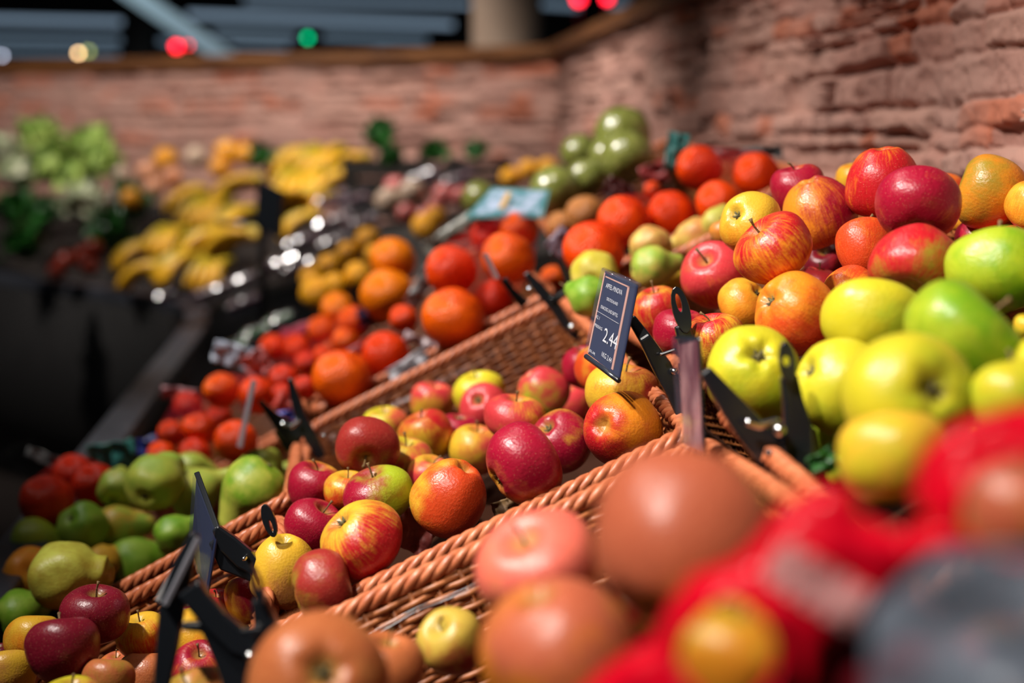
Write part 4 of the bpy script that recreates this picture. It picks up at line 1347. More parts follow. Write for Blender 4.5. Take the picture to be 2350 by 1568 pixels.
for _ in range(3):
    bmesh.ops.smooth_vert(bm, verts=[v for v in bm.verts if v.is_boundary], factor=0.5, use_axis_x=True, use_axis_y=True, use_axis_z=True)
bm.to_mesh(rc.data)
bm.free()
md = rc.modifiers.new('thick', 'SOLIDIFY')
md.thickness = 0.003
# blurred white lettering: upright strokes across the shoulder
M['pinkwhite'] = simple('white_lettering', (0.98, 0.50, 0.48), 0.4)
b = MB()
for k in range(15):
    t = k / 14
    cu_, cv_ = 1768 + t * 195, 1282 + t * 118
    hgt = 96 if k % 3 else 72
    du, dv = 26 * (hgt / 96), -hgt * .5
    x0, y0, x1, y1 = cu_ - du + 8, cv_ - dv, cu_ + du + 8, cv_ + dv
    for q in range(8):
        ta, tb = q / 8, (q + 1) / 8
        xa, ya, xb, yb = x0 + (x1 - x0) * ta, y0 + (y1 - y0) * ta, x0 + (x1 - x0) * tb, y0 + (y1 - y0) * tb
        px = [(xa - 5, ya), (xa + 4, ya + 2), (xb + 4, yb + 2), (xb - 5, yb)]
        fr_ = [P(u, v, 0.60 - (u - 1800) * 0.00004 - 0.012 * math.cos((u - 1800) / 330) * math.cos((v - 1300) / 330) + 0.006 * noise.noise(Vector((u / 130, v / 130, 3))) - 0.0048) for u, v in px]
        b.prism(fr_, [p - VZ * 0.001 for p in fr_])
b.build('white_lettering', M['pinkwhite'], rc, smooth_shade=False, label='white lettering strokes')

# clear wrapping in the corner
M['wrap'] = film_material('clear_wrap', (0.30, 0.36, 0.45), 0.36, 0.36)
nu, nv = 46, 40
vs = []
for i in range(nu):
    for j in range(nv):
        u, v = 1990 + i * 11, 1262 + j * 10 + max(0, (2150 - (1990 + i * 11))) * 0.9
        n = noise.noise(Vector((u / 170, v / 170, 1))) + .2 * noise.noise(Vector((u / 60, v / 60, 5)))
        vs.append(P(u, v, 0.50 - 0.00010 * (u - 2150) - 0.006 * n))
wrp = link('clear_wrapping', mesh_from('clear_wrapping', vs, grid_mesh(vs, nu, nv), M['wrap']), None, 'crinkled clear plastic wrapping over dark apples beside the red carrier', 'plastic wrap')
md = wrp.modifiers.new('thick', 'SOLIDIFY')
md.thickness = 0.0008

# ------------------------------------------------------------------ wrapped melons under the wall
MEL = lathe_mesh('melon_rind', [(max(0.0005, math.sin(PI * i / 28)), math.cos(PI * i / 28)) for i in range(29)], None, 4, 0.04, 40)
MEL.materials.append(noisy('wrapped_melon_rind', (0.16, 0.19, 0.03), (0.30, 0.32, 0.08), 4, 0.22, 0.15, dist=0.05))
MEL.materials[0].node_tree.nodes['Principled BSDF'].inputs['Coat Weight'].default_value = 1.0
MEL.materials[0].node_tree.nodes['Principled BSDF'].inputs['Coat Roughness'].default_value = 0.16
for (u, v, w, D, lb) in [(1428, 310, 132, 3.0, 'topmost of the film-wrapped green melons against the wall'), (1440, 362, 125, 2.85, 'film-wrapped melon right below the topmost one'),
                         (1330, 352, 88, 3.1, 'small film-wrapped melon at the aisle side of the pile'), (1400, 360, 100, 2.95, 'film-wrapped melon in the middle of the pile'),
                         (1345, 410, 90, 2.95, 'film-wrapped melon at the foot of the pile'), (1275, 440, 120, 2.85, 'very pale wrapped melon beside the label card'),
                         (1100, 455, 80, 3.3, 'pale green melon behind the label card')]:
    o = link('melon', MEL, None, lb, 'melon', 'film-wrapped melons')
    r = w * D / FPX / 2
    o.matrix_world = Matrix.Translation(P(u, v, D)) @ Matrix.Rotation(u * .1, 4, 'X') @ Matrix.Diagonal((r, r, r, 1))

# ------------------------------------------------------------------ far produce along the bend
def banana_bunch(u, v, D, n, size, rot, label):
    root = link('banana_bunch', None, None, label, 'bananas', 'banana bunches at the bend of the stall')
    c = P(u, v, D)
    root.location = c
    for k in range(n):
        b = MB()
        a = (k - (n - 1) / 2) * 0.22
        pts, rr = [], []
        for i in range(11):
            t = i / 10
            th = (t - .5) * 1.7
            x = math.sin(th) * size
            z = (math.cos(th) - 1) * size * .9
            pts.append(Vector((x, a * size * 1.1 + 0.1 * t * a * size, z)))
            rr.append(size * .19 * (0.35 + 0.65 * math.sin(PI * min(max(t, .06), .95)) ** .45))
        R_ = Matrix.Rotation(rot, 3, 'Z') @ Matrix.Rotation(a * .8, 3, 'X') @ Matrix.Rotation(-.5, 3, 'Y')
        b.tube([R_ @ p for p in pts], rr, 6)
        b.build('banana', M['banana'], root)
    return root


BB = [(300, 580, 4.8, 4, .105, .3, 'beside the dark basket'), (380, 545, 4.8, 4, .11, 1.0, 'upper in the low heap'), (450, 560, 4.6, 5, .11, .2, 'middle of the low heap'),
      (530, 555, 4.5, 5, .11, -.5, 'next to the black post in the low heap'), (400, 610, 4.4, 5, .10, .5, 'front of the low heap'), (320, 625, 4.5, 4, .10, -.2, 'front edge of the low heap, aisle side'),
      (480, 620, 4.3, 4, .10, 1.2, 'front edge of the low heap, beside the shiny trays'), (420, 450, 5.6, 4, .12, .2, 'left of the dark post in the high heap'),
      (470, 480, 5.3, 5, .12, 1.0, 'below the oranges in the high heap'), (540, 430, 5.5, 5, .12, -.3, 'high heap just under the orange fruit'), (530, 500, 5.1, 4, .12, .6, 'high heap beside the sign bracket'),
      (660, 370, 5.6, 5, .13, .2, 'top of the heap under the brick wall'), (730, 365, 5.5, 5, .13, .9, 'top of the heap, second from the post'), (790, 375, 5.4, 4, .12, -.5, 'top of the heap at its far end'),
      (690, 415, 5.2, 5, .13, 1.3, 'second row behind the post'), (760, 420, 5.2, 5, .12, .1, 'second row beside the dark trays'), (660, 460, 4.9, 5, .12, -.6, 'third row right behind the post'),
      (720, 465, 4.9, 4, .11, .7, 'third row beside the dark trays'), (680, 510, 4.7, 4, .10, .2, 'lowest row behind the post')]
for (u, v, D, n, s, r, wh) in BB:
    banana_bunch(u, v, D, n, s, r, 'bunch of yellow bananas, ' + wh)


def leafy(name, u, v, w, D, mat, label, cat, group, seed, spike=0.0):
    rr = random.Random(seed)
    b = MB()
    R_ = w * D / FPX / 2 * 1.2
    for k in range(34):
        th = math.acos(rr.uniform(-0.2, 1))
        ph = rr.uniform(0, 2 * PI)
        d = Vector((math.sin(th) * math.cos(ph), math.sin(th) * math.sin(ph), math.cos(th)))
        t = d.orthogonal().normalized()
        t = Matrix.Rotation(rr.uniform(0, 6.28), 3, d) @ t
        s = d.cross(t)
        nu_, nv_ = 7, 6
        vs_ = []
        L_ = R_ * rr.uniform(.7, 1.0)
        for i in range(nu_):
            for j in range(nv_):
                a, c = i / (nu_ - 1), (j / (nv_ - 1) - .5)
                wd = math.sin(PI * min(.95, a + .08)) * (1 - .6 * spike)
                ruff = 0.10 * math.sin(j * 2.6 + i * 1.9 + k) * a
                q = d * (0.35 + 0.65 * a + ruff) * L_ + t * (a * 0.35 * L_) + s * (c * wd * L_ * 0.9) + d * (-0.35 * c * c * L_)
                vs_.append(q)
        b.add(vs_, grid_mesh(vs_, nu_, nv_))
    core = []
    for i in range(9):
        for j in range(12):
            th, ph = PI * i / 8, 2 * PI * j / 12
            core.append(Vector((math.sin(th) * math.cos(ph), math.sin(th) * math.sin(ph), math.cos(th))) * R_ * .55)
    b.add(core, grid_mesh(core, 9, 12, True))
    o = link(name, mesh_from(name, b.v, b.f, M[mat]), None, label, cat, group)
    o.location = P(u, v, D)
    return o


M['leafw'] = noisy('white_green_leaf', (0.25, 0.32, 0.14), (0.62, 0.62, 0.45), 9, 0.5, 0.4)
for i, (u, v, w, D, mt, lb) in enumerate([
        (90, 320, 110, 6.0, 'leafg', 'lettuce head, highest in the row at the end of the stall'), (120, 385, 120, 5.8, 'leafg', 'lettuce head below the highest one'),
        (200, 345, 120, 6.0, 'leafg', 'bright lettuce head second from the oranges'), (235, 375, 100, 5.8, 'leafg', 'lettuce head closest to the orange fruit'),
        (50, 400, 110, 5.8, 'leafw', 'whitish lettuce head at the picture edge'), (10, 350, 90, 6.0, 'leafw', 'pale lettuce cut by the picture edge'),
        (170, 410, 100, 5.6, 'leafg', 'yellow-green lettuce in the second row'), (30, 480, 110, 5.6, 'leafd', 'dark green herb bunch at the picture edge'),
        (100, 490, 90, 5.5, 'leafd', 'dark green herb bunch second from the edge'), (190, 470, 110, 5.4, 'leafw', 'pale fennel-like vegetable in front of the lettuces'),
        (60, 560, 120, 5.3, 'leafd', 'dark leafy bunch low at the picture edge'), (300, 470, 120, 5.4, 'leafd', 'dark leafy bunch between lettuce and bananas'),
        (250, 540, 120, 5.2, 'leafd', 'dark leafy bunch above the red vegetables'), (590, 360, 80, 5.6, 'leafd', 'dark pineapple-like leaf tuft above the bananas'),
        (870, 315, 90, 5.3, 'leafd', 'dark green leaf tuft standing against the brick wall'), (895, 362, 70, 5.0, 'leafd', 'green leafy bunch below the tuft at the wall'),
        (1000, 350, 70, 5.0, 'leafd', 'dark tuft at the wall beside the dark crate'), (1092, 348, 60, 4.8, 'leafd', 'second dark tuft at the wall beside the dark crate')]):
    leafy('lettuce' if mt != 'leafd' else 'leafy_greens', u, v, w, D, mt, lb, 'lettuce' if mt != 'leafd' else 'greens', 'leafy vegetables at the end of the stall', i + 3)


def ball(name, u, v, w, D, mat, label, cat, group, sz=1.0):
    o = link(name, BALLS[mat], None, label, cat, group)
    r = w * D / FPX / 2
    o.matrix_world = Matrix.Translation(P(u, v, D)) @ Matrix.Rotation(u * .37, 4, 'Y') @ Matrix.Rotation(v * .3, 4, 'X') @ Matrix.Diagonal((r, r, r * sz, 1))
    return o


BALLS = {}
for nm, c1_, c2_ in (('redveg', (0.30, 0.02, 0.01), (0.55, 0.06, 0.02)), ('peach', (0.62, 0.20, 0.10), (0.75, 0.38, 0.20)), ('mango', (0.75, 0.26, 0.01), (0.85, 0.40, 0.02)),
                     ('pinkf', (0.60, 0.10, 0.12), (0.75, 0.25, 0.2)), ('plum', (0.02, 0.008, 0.02), (0.10, 0.02, 0.04)), ('cream', (0.55, 0.36, 0.26), (0.7, 0.55, 0.4))):
    BALLS[nm] = lathe_mesh(nm + '_skin', oprof, noisy(nm + '_skin', c1_, c2_, 3, 0.3, 0.1), 6, 0.08, 28)
k = 0
for (u, v, w, D, mt, nm, cat, lb) in [
        (150, 600, 44, 5.1, 'redveg', 'red_pepper', 'pepper', 'red pepper nearest the rail, aisle side'), (190, 590, 46, 5.0, 'redveg', 'red_pepper', 'pepper', 'red pepper in the middle of its small heap'),
        (215, 570, 44, 5.0, 'redveg', 'red_pepper', 'pepper', 'topmost red pepper of its small heap'), (130, 622, 40, 5.0, 'redveg', 'red_pepper', 'pepper', 'red pepper lowest beside the dark rail'),
        (205, 612, 44, 4.9, 'redveg', 'red_pepper', 'pepper', 'red pepper beside the bananas'),
        (340, 395, 52, 5.7, 'peach', 'peach', 'peach', 'peach lowest in the row behind the bananas'), (380, 365, 54, 5.8, 'mango', 'orange_fruit', 'orange', 'orange fruit highest near the lettuce'),
        (355, 430, 50, 5.5, 'peach', 'peach', 'peach', 'peach below the orange fruit near the lettuce'), (275, 400, 50, 5.8, 'cream', 'pale_melon', 'melon', 'pale round melon beside the lettuce'),
        (520, 350, 58, 5.7, 'mango', 'orange_fruit', 'orange', 'orange fruit on top of the banana heap'), (562, 355, 54, 5.6, 'mango', 'orange_fruit', 'orange', 'orange fruit next to the dark leaf tuft'),
        (505, 385, 50, 5.6, 'mango', 'orange_fruit', 'orange', 'orange fruit below the topmost one'), (300, 455, 46, 5.3, 'mango', 'orange_fruit', 'orange', 'orange fruit in the dark gap beside the bananas'),
        (395, 405, 46, 5.6, 'peach', 'peach', 'peach', 'peach next to the high banana bunches'), (450, 360, 50, 5.8, 'cream', 'pale_melon', 'melon', 'pale melon under the brick wall'),
        (890, 460, 60, 4.2, 'cream', 'pale_melon', 'melon', 'cream melon at the dark crate, lower end'), (945, 445, 66, 4.1, 'cream', 'pale_melon', 'melon', 'cream melon with a hard highlight'),
        (935, 492, 52, 3.8, 'pinkf', 'pink_fruit', 'peach', 'coral pink fruit below the cream melons'), (975, 500, 50, 3.8, 'pinkf', 'pink_fruit', 'peach', 'coral pink fruit beside the grey wrapping'),
        (1020, 450, 56, 4.1, 'pinkf', 'pink_fruit', 'peach', 'coral pink fruit in the back row'), (1062, 452, 56, 4.0, 'pinkf', 'pink_fruit', 'peach', 'coral pink fruit beside the pale green melon'),
        (1000, 480, 46, 3.9, 'pinkf', 'pink_fruit', 'peach', 'coral pink fruit in the middle of its heap'), (905, 430, 50, 4.4, 'pinkf', 'pink_fruit', 'peach', 'coral pink fruit up near the wall greens')]:
    ball(nm, u, v, w, D, mt, lb, cat, {'redveg': 'red peppers beside the rail', 'peach': 'peaches behind the bananas', 'mango': 'orange fruit on the banana heap', 'cream': 'pale melons', 'pinkf': 'coral pink fruit'}[mt])

# shiny plastic trays of dark plums: each tray a thing with its plums standing in it
def punnet(u, v, w, D, label, seed, green=False):
    root = link('plastic_punnet', None, None, label, 'fruit tray', 'clear plastic punnets')
    rr = random.Random(seed)
    s = w * D / FPX / 2
    c = P(u, v, D)
    root.location = c
    # crinkled lid
    n = 14
    vs = []
    for i in range(n):
        for j in range(n):
            x, y = (i / (n - 1) - .5) * 2, (j / (n - 1) - .5) * 2
            e = max(abs(x), abs(y))
            z = 0.32 * (1 - e ** 4) + 0.10 * noise.noise(Vector((x * 3 + seed, y * 3, 0)))
            vs.append(Vector((x, y, z + x * .35)) * s)
    me = mesh_from('lid', vs, grid_mesh(vs, n, n), M['film'], False)
    lo = link('lid', me, root)
    md = lo.modifiers.new('t', 'SOLIDIFY')
    md.thickness = 0.001
    b = MB()
    for sx, sy in ((-1, 0), (1, 0), (0, -1), (0, 1)):
        p0 = Vector((sx - abs(sy), sy - abs(sx), .35 * (sx - abs(sy)))) * s if True else None
        p1 = Vector((sx + abs(sy), sy + abs(sx), .35 * (sx + abs(sy)))) * s
        dn = Vector((0, 0, -.8 * s))
        nn = Vector((sx, sy, 0)) * 0.0015
        b.prism([p0, p1, p1 * .92 + dn, p0 * .92 + dn], [q + nn for q in (p0, p1, p1 * .92 + dn, p0 * .92 + dn)])
    b.build('tray', M['clear'], root, smooth_shade=False)
    b = MB()
    for i in range(9):
        x, y = (i % 3 - 1) * .6, (i // 3 - 1) * .6
        vs = []
        for a in range(9):
            for q in range(12):
                th, ph = PI * a / 8, 2 * PI * q / 12
                vs.append(Vector((x + .29 * math.sin(th) * math.cos(ph), y + .29 * math.sin(th) * math.sin(ph), -.12 + x * .35 + .29 * math.cos(th))) * s)
        b.add(vs, grid_mesh(vs, 9, 12, True))
    b.build('fruit_filling', M['leafd'] if green else BALLS['plum'].materials[0], root)


for i, (u, v, w, D, lb) in enumerate([
        (760, 450, 80, 4.6, 'punnet of dark plums highest, beside the banana heap'), (810, 455, 80, 4.5, 'punnet of dark plums second from the bananas'), (770, 500, 90, 4.3, 'punnet of dark plums in the middle row'),
        (830, 505, 80, 4.2, 'punnet of dark plums beside the golden citrus'), (700, 545, 90, 4.2, 'punnet of dark plums behind the black post'), (760, 550, 80, 4.0, 'punnet of dark plums above the golden citrus'),
        (640, 600, 90, 4.0, 'punnet with bright reflections beside the black post'), (690, 605, 80, 3.8, 'punnet with bright reflections next to the golden citrus'), (550, 640, 80, 4.1, 'shiny punnet below the low banana heap'),
        (480, 665, 80, 4.2, 'shiny punnet in the middle of the front edge'), (400, 668, 80, 4.4, 'shiny punnet at the dark rail'), (560, 690, 80, 3.9, 'shiny punnet left of the foot of the post'),
        (970, 400, 80, 4.6, 'dark punnet beside the wall tufts'), (1050, 405, 80, 4.5, 'dark punnet below the second wall tuft')]):
    punnet(u, v, w, D, lb, i)
for i, (u, v, w, D, lb) in enumerate([(640, 730, 70, 3.4, 'green punnet at the foot of the post'), (585, 760, 70, 3.3, 'green punnet above the aisle-side mandarins'), (540, 790, 70, 3.2, 'green punnet nearest the rail')]):
    punnet(u, v, w, D, lb, i + 30, True)

# ------------------------------------------------------------------ the stall body
ct = link('display_counter', None, None, 'long dark bent display counter under all the baskets', 'counter')
# outer line of the rail at eye-0.544
RZ = EYE - 0.56


def on_level(u, v, z):
    d = CR @ Vector(((u - U0) / FPX, -(v - V0) / FPX, -1))
    t = (z - EYE) / d.z
    return EYEV + d * t


rail_px = [(-260, 1520), (60, 1165), (180, 1028), (300, 885), (395, 775), (425, 728), (415, 700), (360, 682), (250, 664), (120, 645), (0, 628), (-160, 606)]
rp = [on_level(u, v, RZ) for u, v in rail_px]
rp = spline(rp, 60)
b = MB()
vs = []
for i, p in enumerate(rp):
    t = (rp[min(i + 1, len(rp) - 1)] - rp[max(i - 1, 0)]).normalized()
    q = Vector((t.y, -t.x, 0))   # towards the shop side of the counter
    wv = 0.075
    for (o_, z_) in ((0, 0), (0, -.05), (wv, -.05), (wv, 0.0)):
        vs.append(p + q * o_ + Vector((0, 0, z_)))
fs = []
for i in range(len(rp) - 1):
    for k in range(4):
        fs.append((i * 4 + k, i * 4 + (k + 1) % 4, (i + 1) * 4 + (k + 1) % 4, (i + 1) * 4 + k))
b.add(vs, fs)
bevel(b.build('rail', M['rail'], ct, smooth_shade=False), 0.006)
b = MB()
vs = []
for i, p in enumerate(rp):
    vs += [p + Vector((0, 0, -.05)), Vector((p.x, p.y, 0.0)), ]
b.add(vs, [(2 * i, 2 * i + 1, 2 * i + 3, 2 * i + 2) for i in range(len(rp) - 1)])
fo = b.build('front_panel', M['panel'], ct)
md = fo.modifiers.new('t', 'SOLIDIFY')
md.thickness = 0.02
b = MB()
for (x0, z0, x1, z1) in ((-.42, .58, -.3, .59), (-.3, .59, .86, 1.18)):
    b.prism([(x0, .35, z0), (x1, .35, z1), (x1, 5.6, z1), (x0, 5.6, z0)], [(x0, .35, z0 - .03), (x1, .35, z1 - .03), (x1, 5.6, z1 - .03), (x0, 5.6, z0 - .03)])
b.build('sloping_shelf', M['shelf'], ct, smooth_shade=False)
b = MB()
b.prism([(.08, 3.2, 1.13), (.86, 3.2, 1.28), (.86, 5.6, 1.28), (.08, 5.6, 1.13)], [(.08, 3.2, .7), (.86, 3.2, .7), (.86, 5.6, .7), (.08, 5.6, .7)])
b.build('raised_ledge', M['shelf'], ct, smooth_shade=False)


def crate(u, v, D, w, d, h, label):
    root = link('produce_crate', None, None, label, 'crate', 'dark crates along the brick wall')
    c = P(u, v, D)
    root.location = c
    b_ = MB()
    for k_ in range(3):
        z_ = -h + h * k_ / 3 + .004
        for sx, sy, lx, ly in ((0, -d / 2, w / 2, .005), (0, d / 2, w / 2, .005), (-w / 2, 0, .005, d / 2), (w / 2, 0, .005, d / 2)):
            b_.box((sx - lx, sy - ly, z_), (sx + lx, sy + ly, z_ + h / 3 - .012))
    b_.build('slatted_side', M['shelf'], root, smooth_shade=False)
    b_ = MB()
    b_.box((-w / 2, -d / 2, -h), (w / 2, d / 2, -h + .01))
    b_.box((-w / 2 + .01, -d / 2 + .01, -.03), (w / 2 - .01, d / 2 - .01, -.02))
    b_.build('base', M['shelf'], root, smooth_shade=False)
    for sx in (-1, 1):
        for sy in (-1, 1):
            b_ = MB()
            b_.box((sx * (w / 2 - .012) - .01, sy * (d / 2 - .012) - .01, -h), (sx * (w / 2 - .012) + .01, sy * (d / 2 - .012) + .01, .01))
            b_.build('corner_post', M['shelf'], root, smooth_shade=False)


crate(882, 362, 5.25, .30, .22, .22, 'dark crate under the leaf tuft against the brick wall')
crate(1000, 372, 4.95, .20, .2, .12, 'dark crate below the first of two small wall tufts')
crate(1098, 368, 4.75, .20, .2, .10, 'dark crate below the second small wall tuft, beside the golden fruit')
b = MB()
A_, B_, C_, D_ = rp[-1], rp[38], Vector((0.6, 6.1, 1.18)), Vector((-2.2, 7.3, 1.18))
A_ = A_ + Vector((0, .1, -.12))
B_ = B_ + Vector((0, .1, -.12))
b.prism([A_, B_, C_, D_], [q - Vector((0, 0, .03)) for q in (A_, B_, C_, D_)])
b.build('sloping_shelf', M['shelf'], ct, smooth_shade=False)

# ------------------------------------------------------------------ brick walls (relief modelled in the mesh)


def brick_wall(name, p0, p1, z0, z1a, z1b, du, dz, seed, depth=0.016):
    """relief wall from p0 to p1 (plan), facing the left of its direction; top height runs from z1a to z1b"""
    rr = np.random.RandomState(seed)
    d = Vector((p1[0] - p0[0], p1[1] - p0[1], 0))
    Ln = d.length
    d.normalize()
    nrm = Vector((-d.y, d.x, 0))
    nu_, nz_ = int(Ln / du) + 1, int((max(z1a, z1b) - z0) / dz) + 1
    U = np.linspace(0, Ln, nu_)
    Z = np.linspace(0, 1, nz_)

    def vnoise(x, y, s, sd):
        r2 = np.random.RandomState(sd)
        g = r2.rand(257, 257)
        X, Y = x * s, y * s
        xi, yi = np.floor(X).astype(int) % 256, np.floor(Y).astype(int) % 256
        fx, fy = X - np.floor(X), Y - np.floor(Y)
        fx, fy = fx * fx * (3 - 2 * fx), fy * fy * (3 - 2 * fy)
        return (g[xi, yi] * (1 - fx) + g[xi + 1, yi] * fx) * (1 - fy) + (g[xi, yi + 1] * (1 - fx) + g[xi + 1, yi + 1] * fx) * fy
    UU, ZZ = np.meshgrid(U, Z, indexing='ij')
    top = z1a + (z1b - z1a) * UU / Ln
    H = z0 + (top - z0) * ZZ
    Hrel = H - z0
    # warp so that the joints wander
    wu = UU + 0.03 * (vnoise(UU, Hrel, 7, seed + 1) - .5)
    wz = Hrel + 0.012 * (vnoise(UU, Hrel, 5, seed + 2) - .5) + 0.010 * (vnoise(UU, Hrel, 22, seed + 3) - .5)
    courses = [0]
    while courses[-1] < 1.0:
        courses.append(courses[-1] + rr.choice([.028, .038, .05, .066]))
    courses = np.array(courses)
    ci = np.searchsorted(courses, np.clip(wz, 0.0001, .99)) - 1
    ci = np.clip(ci, 0, len(courses) - 2)
    dzj = np.minimum(wz - courses[ci], courses[ci + 1] - wz)
    off = np.zeros_like(UU)
    tint = np.zeros_like(UU)
    duj = np.ones_like(UU)
    rib = np.zeros_like(UU)
    for c in range(len(courses) - 1):
        mk = ci == c
        if not mk.any():
            continue
        ends = [-.2]
        while ends[-1] < Ln + .3:
            ends.append(ends[-1] + rr.choice([.05, .09, .13, .19, .26]) * rr.uniform(.8, 1.2))
        ends = np.array(ends)
        bi = np.clip(np.searchsorted(ends, wu[mk]) - 1, 0, len(ends) - 2)
        ro = rr.rand(len(ends)) * depth * 1.0
        ro[rr.rand(len(ends)) < .12] = -depth * .8
        off[mk] = ro[bi]
        tt = rr.rand(len(ends))
        tint[mk] = tt[bi]
        rb = (rr.rand(len(ends)) < .16).astype(float)
        rib[mk] = rb[bi]
        duj[mk] = np.minimum(wu[mk] - ends[bi], ends[bi + 1] - wu[mk])
    jn = np.minimum(dzj, duj * 1.0)
    rough = vnoise(UU, Hrel, 45, seed + 5) * .5 + vnoise(UU, Hrel, 110, seed + 6) * .35 + vnoise(UU, Hrel, 14, seed + 7) * .8
    gw = 0.0055 + 0.013 * vnoise(UU, Hrel, 11, seed + 8) ** 2
    gap = np.clip(1 - jn / gw, 0, 1)
    mortar = (vnoise(UU, Hrel, 4, seed + 9) > .52)
    gapd = np.where(mortar, .25, 1.0) * gap
    disp = off + rough * 0.013 - gapd * (off + depth * 1.3) + rib * 0.007 * np.sign(np.sin(Hrel * 2 * PI / 0.0135 + 3 * vnoise(UU, Hrel, 9, 3))) * (vnoise(UU, Hrel, 30, 12) > .25)
    base = np.array([p0[0], p0[1], 0])
    V3 = np.zeros((nu_, nz_, 3))
    V3[..., 0] = p0[0] + d.x * UU + nrm.x * disp
    V3[..., 1] = p0[1] + d.y * UU + nrm.y * disp
    V3[..., 2] = H
    n = nu_ * nz_
    idx = np.arange(n).reshape(nu_, nz_)
    F = np.stack([idx[:-1, :-1], idx[1:, :-1], idx[1:, 1:], idx[:-1, 1:]], -1).reshape(-1, 4)
    me = bpy.data.meshes.new(name)
    me.vertices.add(n)
    me.vertices.foreach_set('co', V3.reshape(-1))
    me.loops.add(F.size)
    me.loops.foreach_set('vertex_index', F.reshape(-1))
    me.polygons.add(len(F))
    me.polygons.foreach_set('loop_start', np.arange(0, F.size, 4))
    me.polygons.foreach_set('loop_total', np.full(len(F), 4))
    me.update()
    ca = me.attributes.new('brick_tint', 'FLOAT', 'POINT')
    ca.data.foreach_set('value', tint.reshape(-1))
    me.materials.append(M['brick'])
    o = link(name, me, kind='structure')
    return o


m, nt, bs = new_mat('old_pink_brick')
at = N(nt, 'ShaderNodeAttribute', attribute_name='brick_tint')
cr = N(nt, 'ShaderNodeValToRGB')
L(nt, at.outputs['Fac'], cr.inputs[0])
els = cr.color_ramp.elements
els[0].position, els[0].color = 0.0, (0.44, 0.235, 0.185, 1)
els[1].position, els[1].color = 1.0, (0.50, 0.17, 0.10, 1)
for pos, c in ((.35, (0.50, 0.27, 0.21)), (.6, (0.43, 0.225, 0.18)), (.86, (0.45, 0.21, 0.16)), (.9, (0.50, 0.15, 0.08))):
    e = els.new(pos)
    e.color = (*c, 1)
tc = N(nt, 'ShaderNodeTexCoord')
n1 = N(nt, 'ShaderNodeTexNoise')
n1.inputs['Scale'].default_value = 7
n1.inputs['Detail'].default_value = 6
L(nt, tc.outputs['Object'], n1.inputs['Vector'])
cl = mixc(nt, math_n(nt, 'MULTIPLY', smooth(nt, n1.outputs[0], .4, .65), .55), cr.outputs[0], (0.46, 0.27, 0.22))
L(nt, cl, bs.inputs['Base Color'])
bs.inputs['Roughness'].default_value = 0.9
n2 = N(nt, 'ShaderNodeTexNoise')
n2.inputs['Scale'].default_value = 260
n2.inputs['Detail'].default_value = 3
L(nt, tc.outputs['Object'], n2.inputs['Vector'])
bp = N(nt, 'ShaderNodeBump')
bp.inputs['Strength'].default_value = 0.5
bp.inputs['Distance'].default_value = 0.003
L(nt, n2.outputs[0], bp.inputs['Height'])
L(nt, bp.outputs[0], bs.inputs['Normal'])
M['brick'] = m
XW = 0.88
zb = 1.10
TOPZ = EYE + 0.355
brick_wall('wall_right', (XW, 0.2), (XW, 3.4), zb, TOPZ, TOPZ, 0.0042, 0.0038, 11)
brick_wall('wall_right.001', (XW, 3.4), (XW, 5.75), zb, TOPZ, TOPZ, 0.010, 0.007, 12)
brick_wall('wall_back', (XW, 5.72), (-2.9, 8.1), zb - .2, TOPZ - .01, TOPZ - .01, 0.014, 0.010, 13)

# wooden coping on the wall
b = MB()
b.box((XW - .05, .2, TOPZ - .005), (XW + .22, 5.9, TOPZ + .04))
tr = b.build('trim_1', M['wood'], smooth_shade=False, kind='structure')
b = MB()
dv = (Vector((-2.9, 8.1, 0)) - Vector((XW, 5.72, 0))).normalized()
nn = Vector((-dv.y, dv.x, 0))
p0, p1 = Vector((XW, 5.72, 0)) + nn * .05 - dv * .1, Vector((-2.9, 8.1, 0)) + nn * .05
q0, q1 = p0 - nn * .27, p1 - nn * .27
zz0, zz1 = TOPZ - .015, TOPZ + .035
b.prism([p + Vector((0, 0, zz1)) for p in (p0, p1, q1, q0)], [p + Vector((0, 0, zz0)) for p in (p0, p1, q1, q0)])
b.build('trim_2', M['wood'], smooth_shade=False, kind='structure')

# floor, far store
b = MB()
b.box((-8, -2, -.05), (10, 18, 0))
b.build('floor', simple('dark_floor_tiles', (0.02, 0.014, 0.012), 0.5), smooth_shade=False, kind='structure')
b = MB()
b.box((-12, 15.0, 0), (14, 15.2, 4.5))
b.build('wall_far', M['dark'], smooth_shade=False, kind='structure')

# tall round column behind the wall
cl_ = MB()
vs = []
for i, z in enumerate((0.0, 1.9, 2.0, 3.4)):
    pass
cp = P(1163, 60, 7.2)
cl_.tube([(cp.x, cp.y, 0.0), (cp.x, cp.y, 3.6)], 0.178, 32)
cl_.build('round_column', M['plaster'], label='beige round column rising behind the brick wall', cat='column')

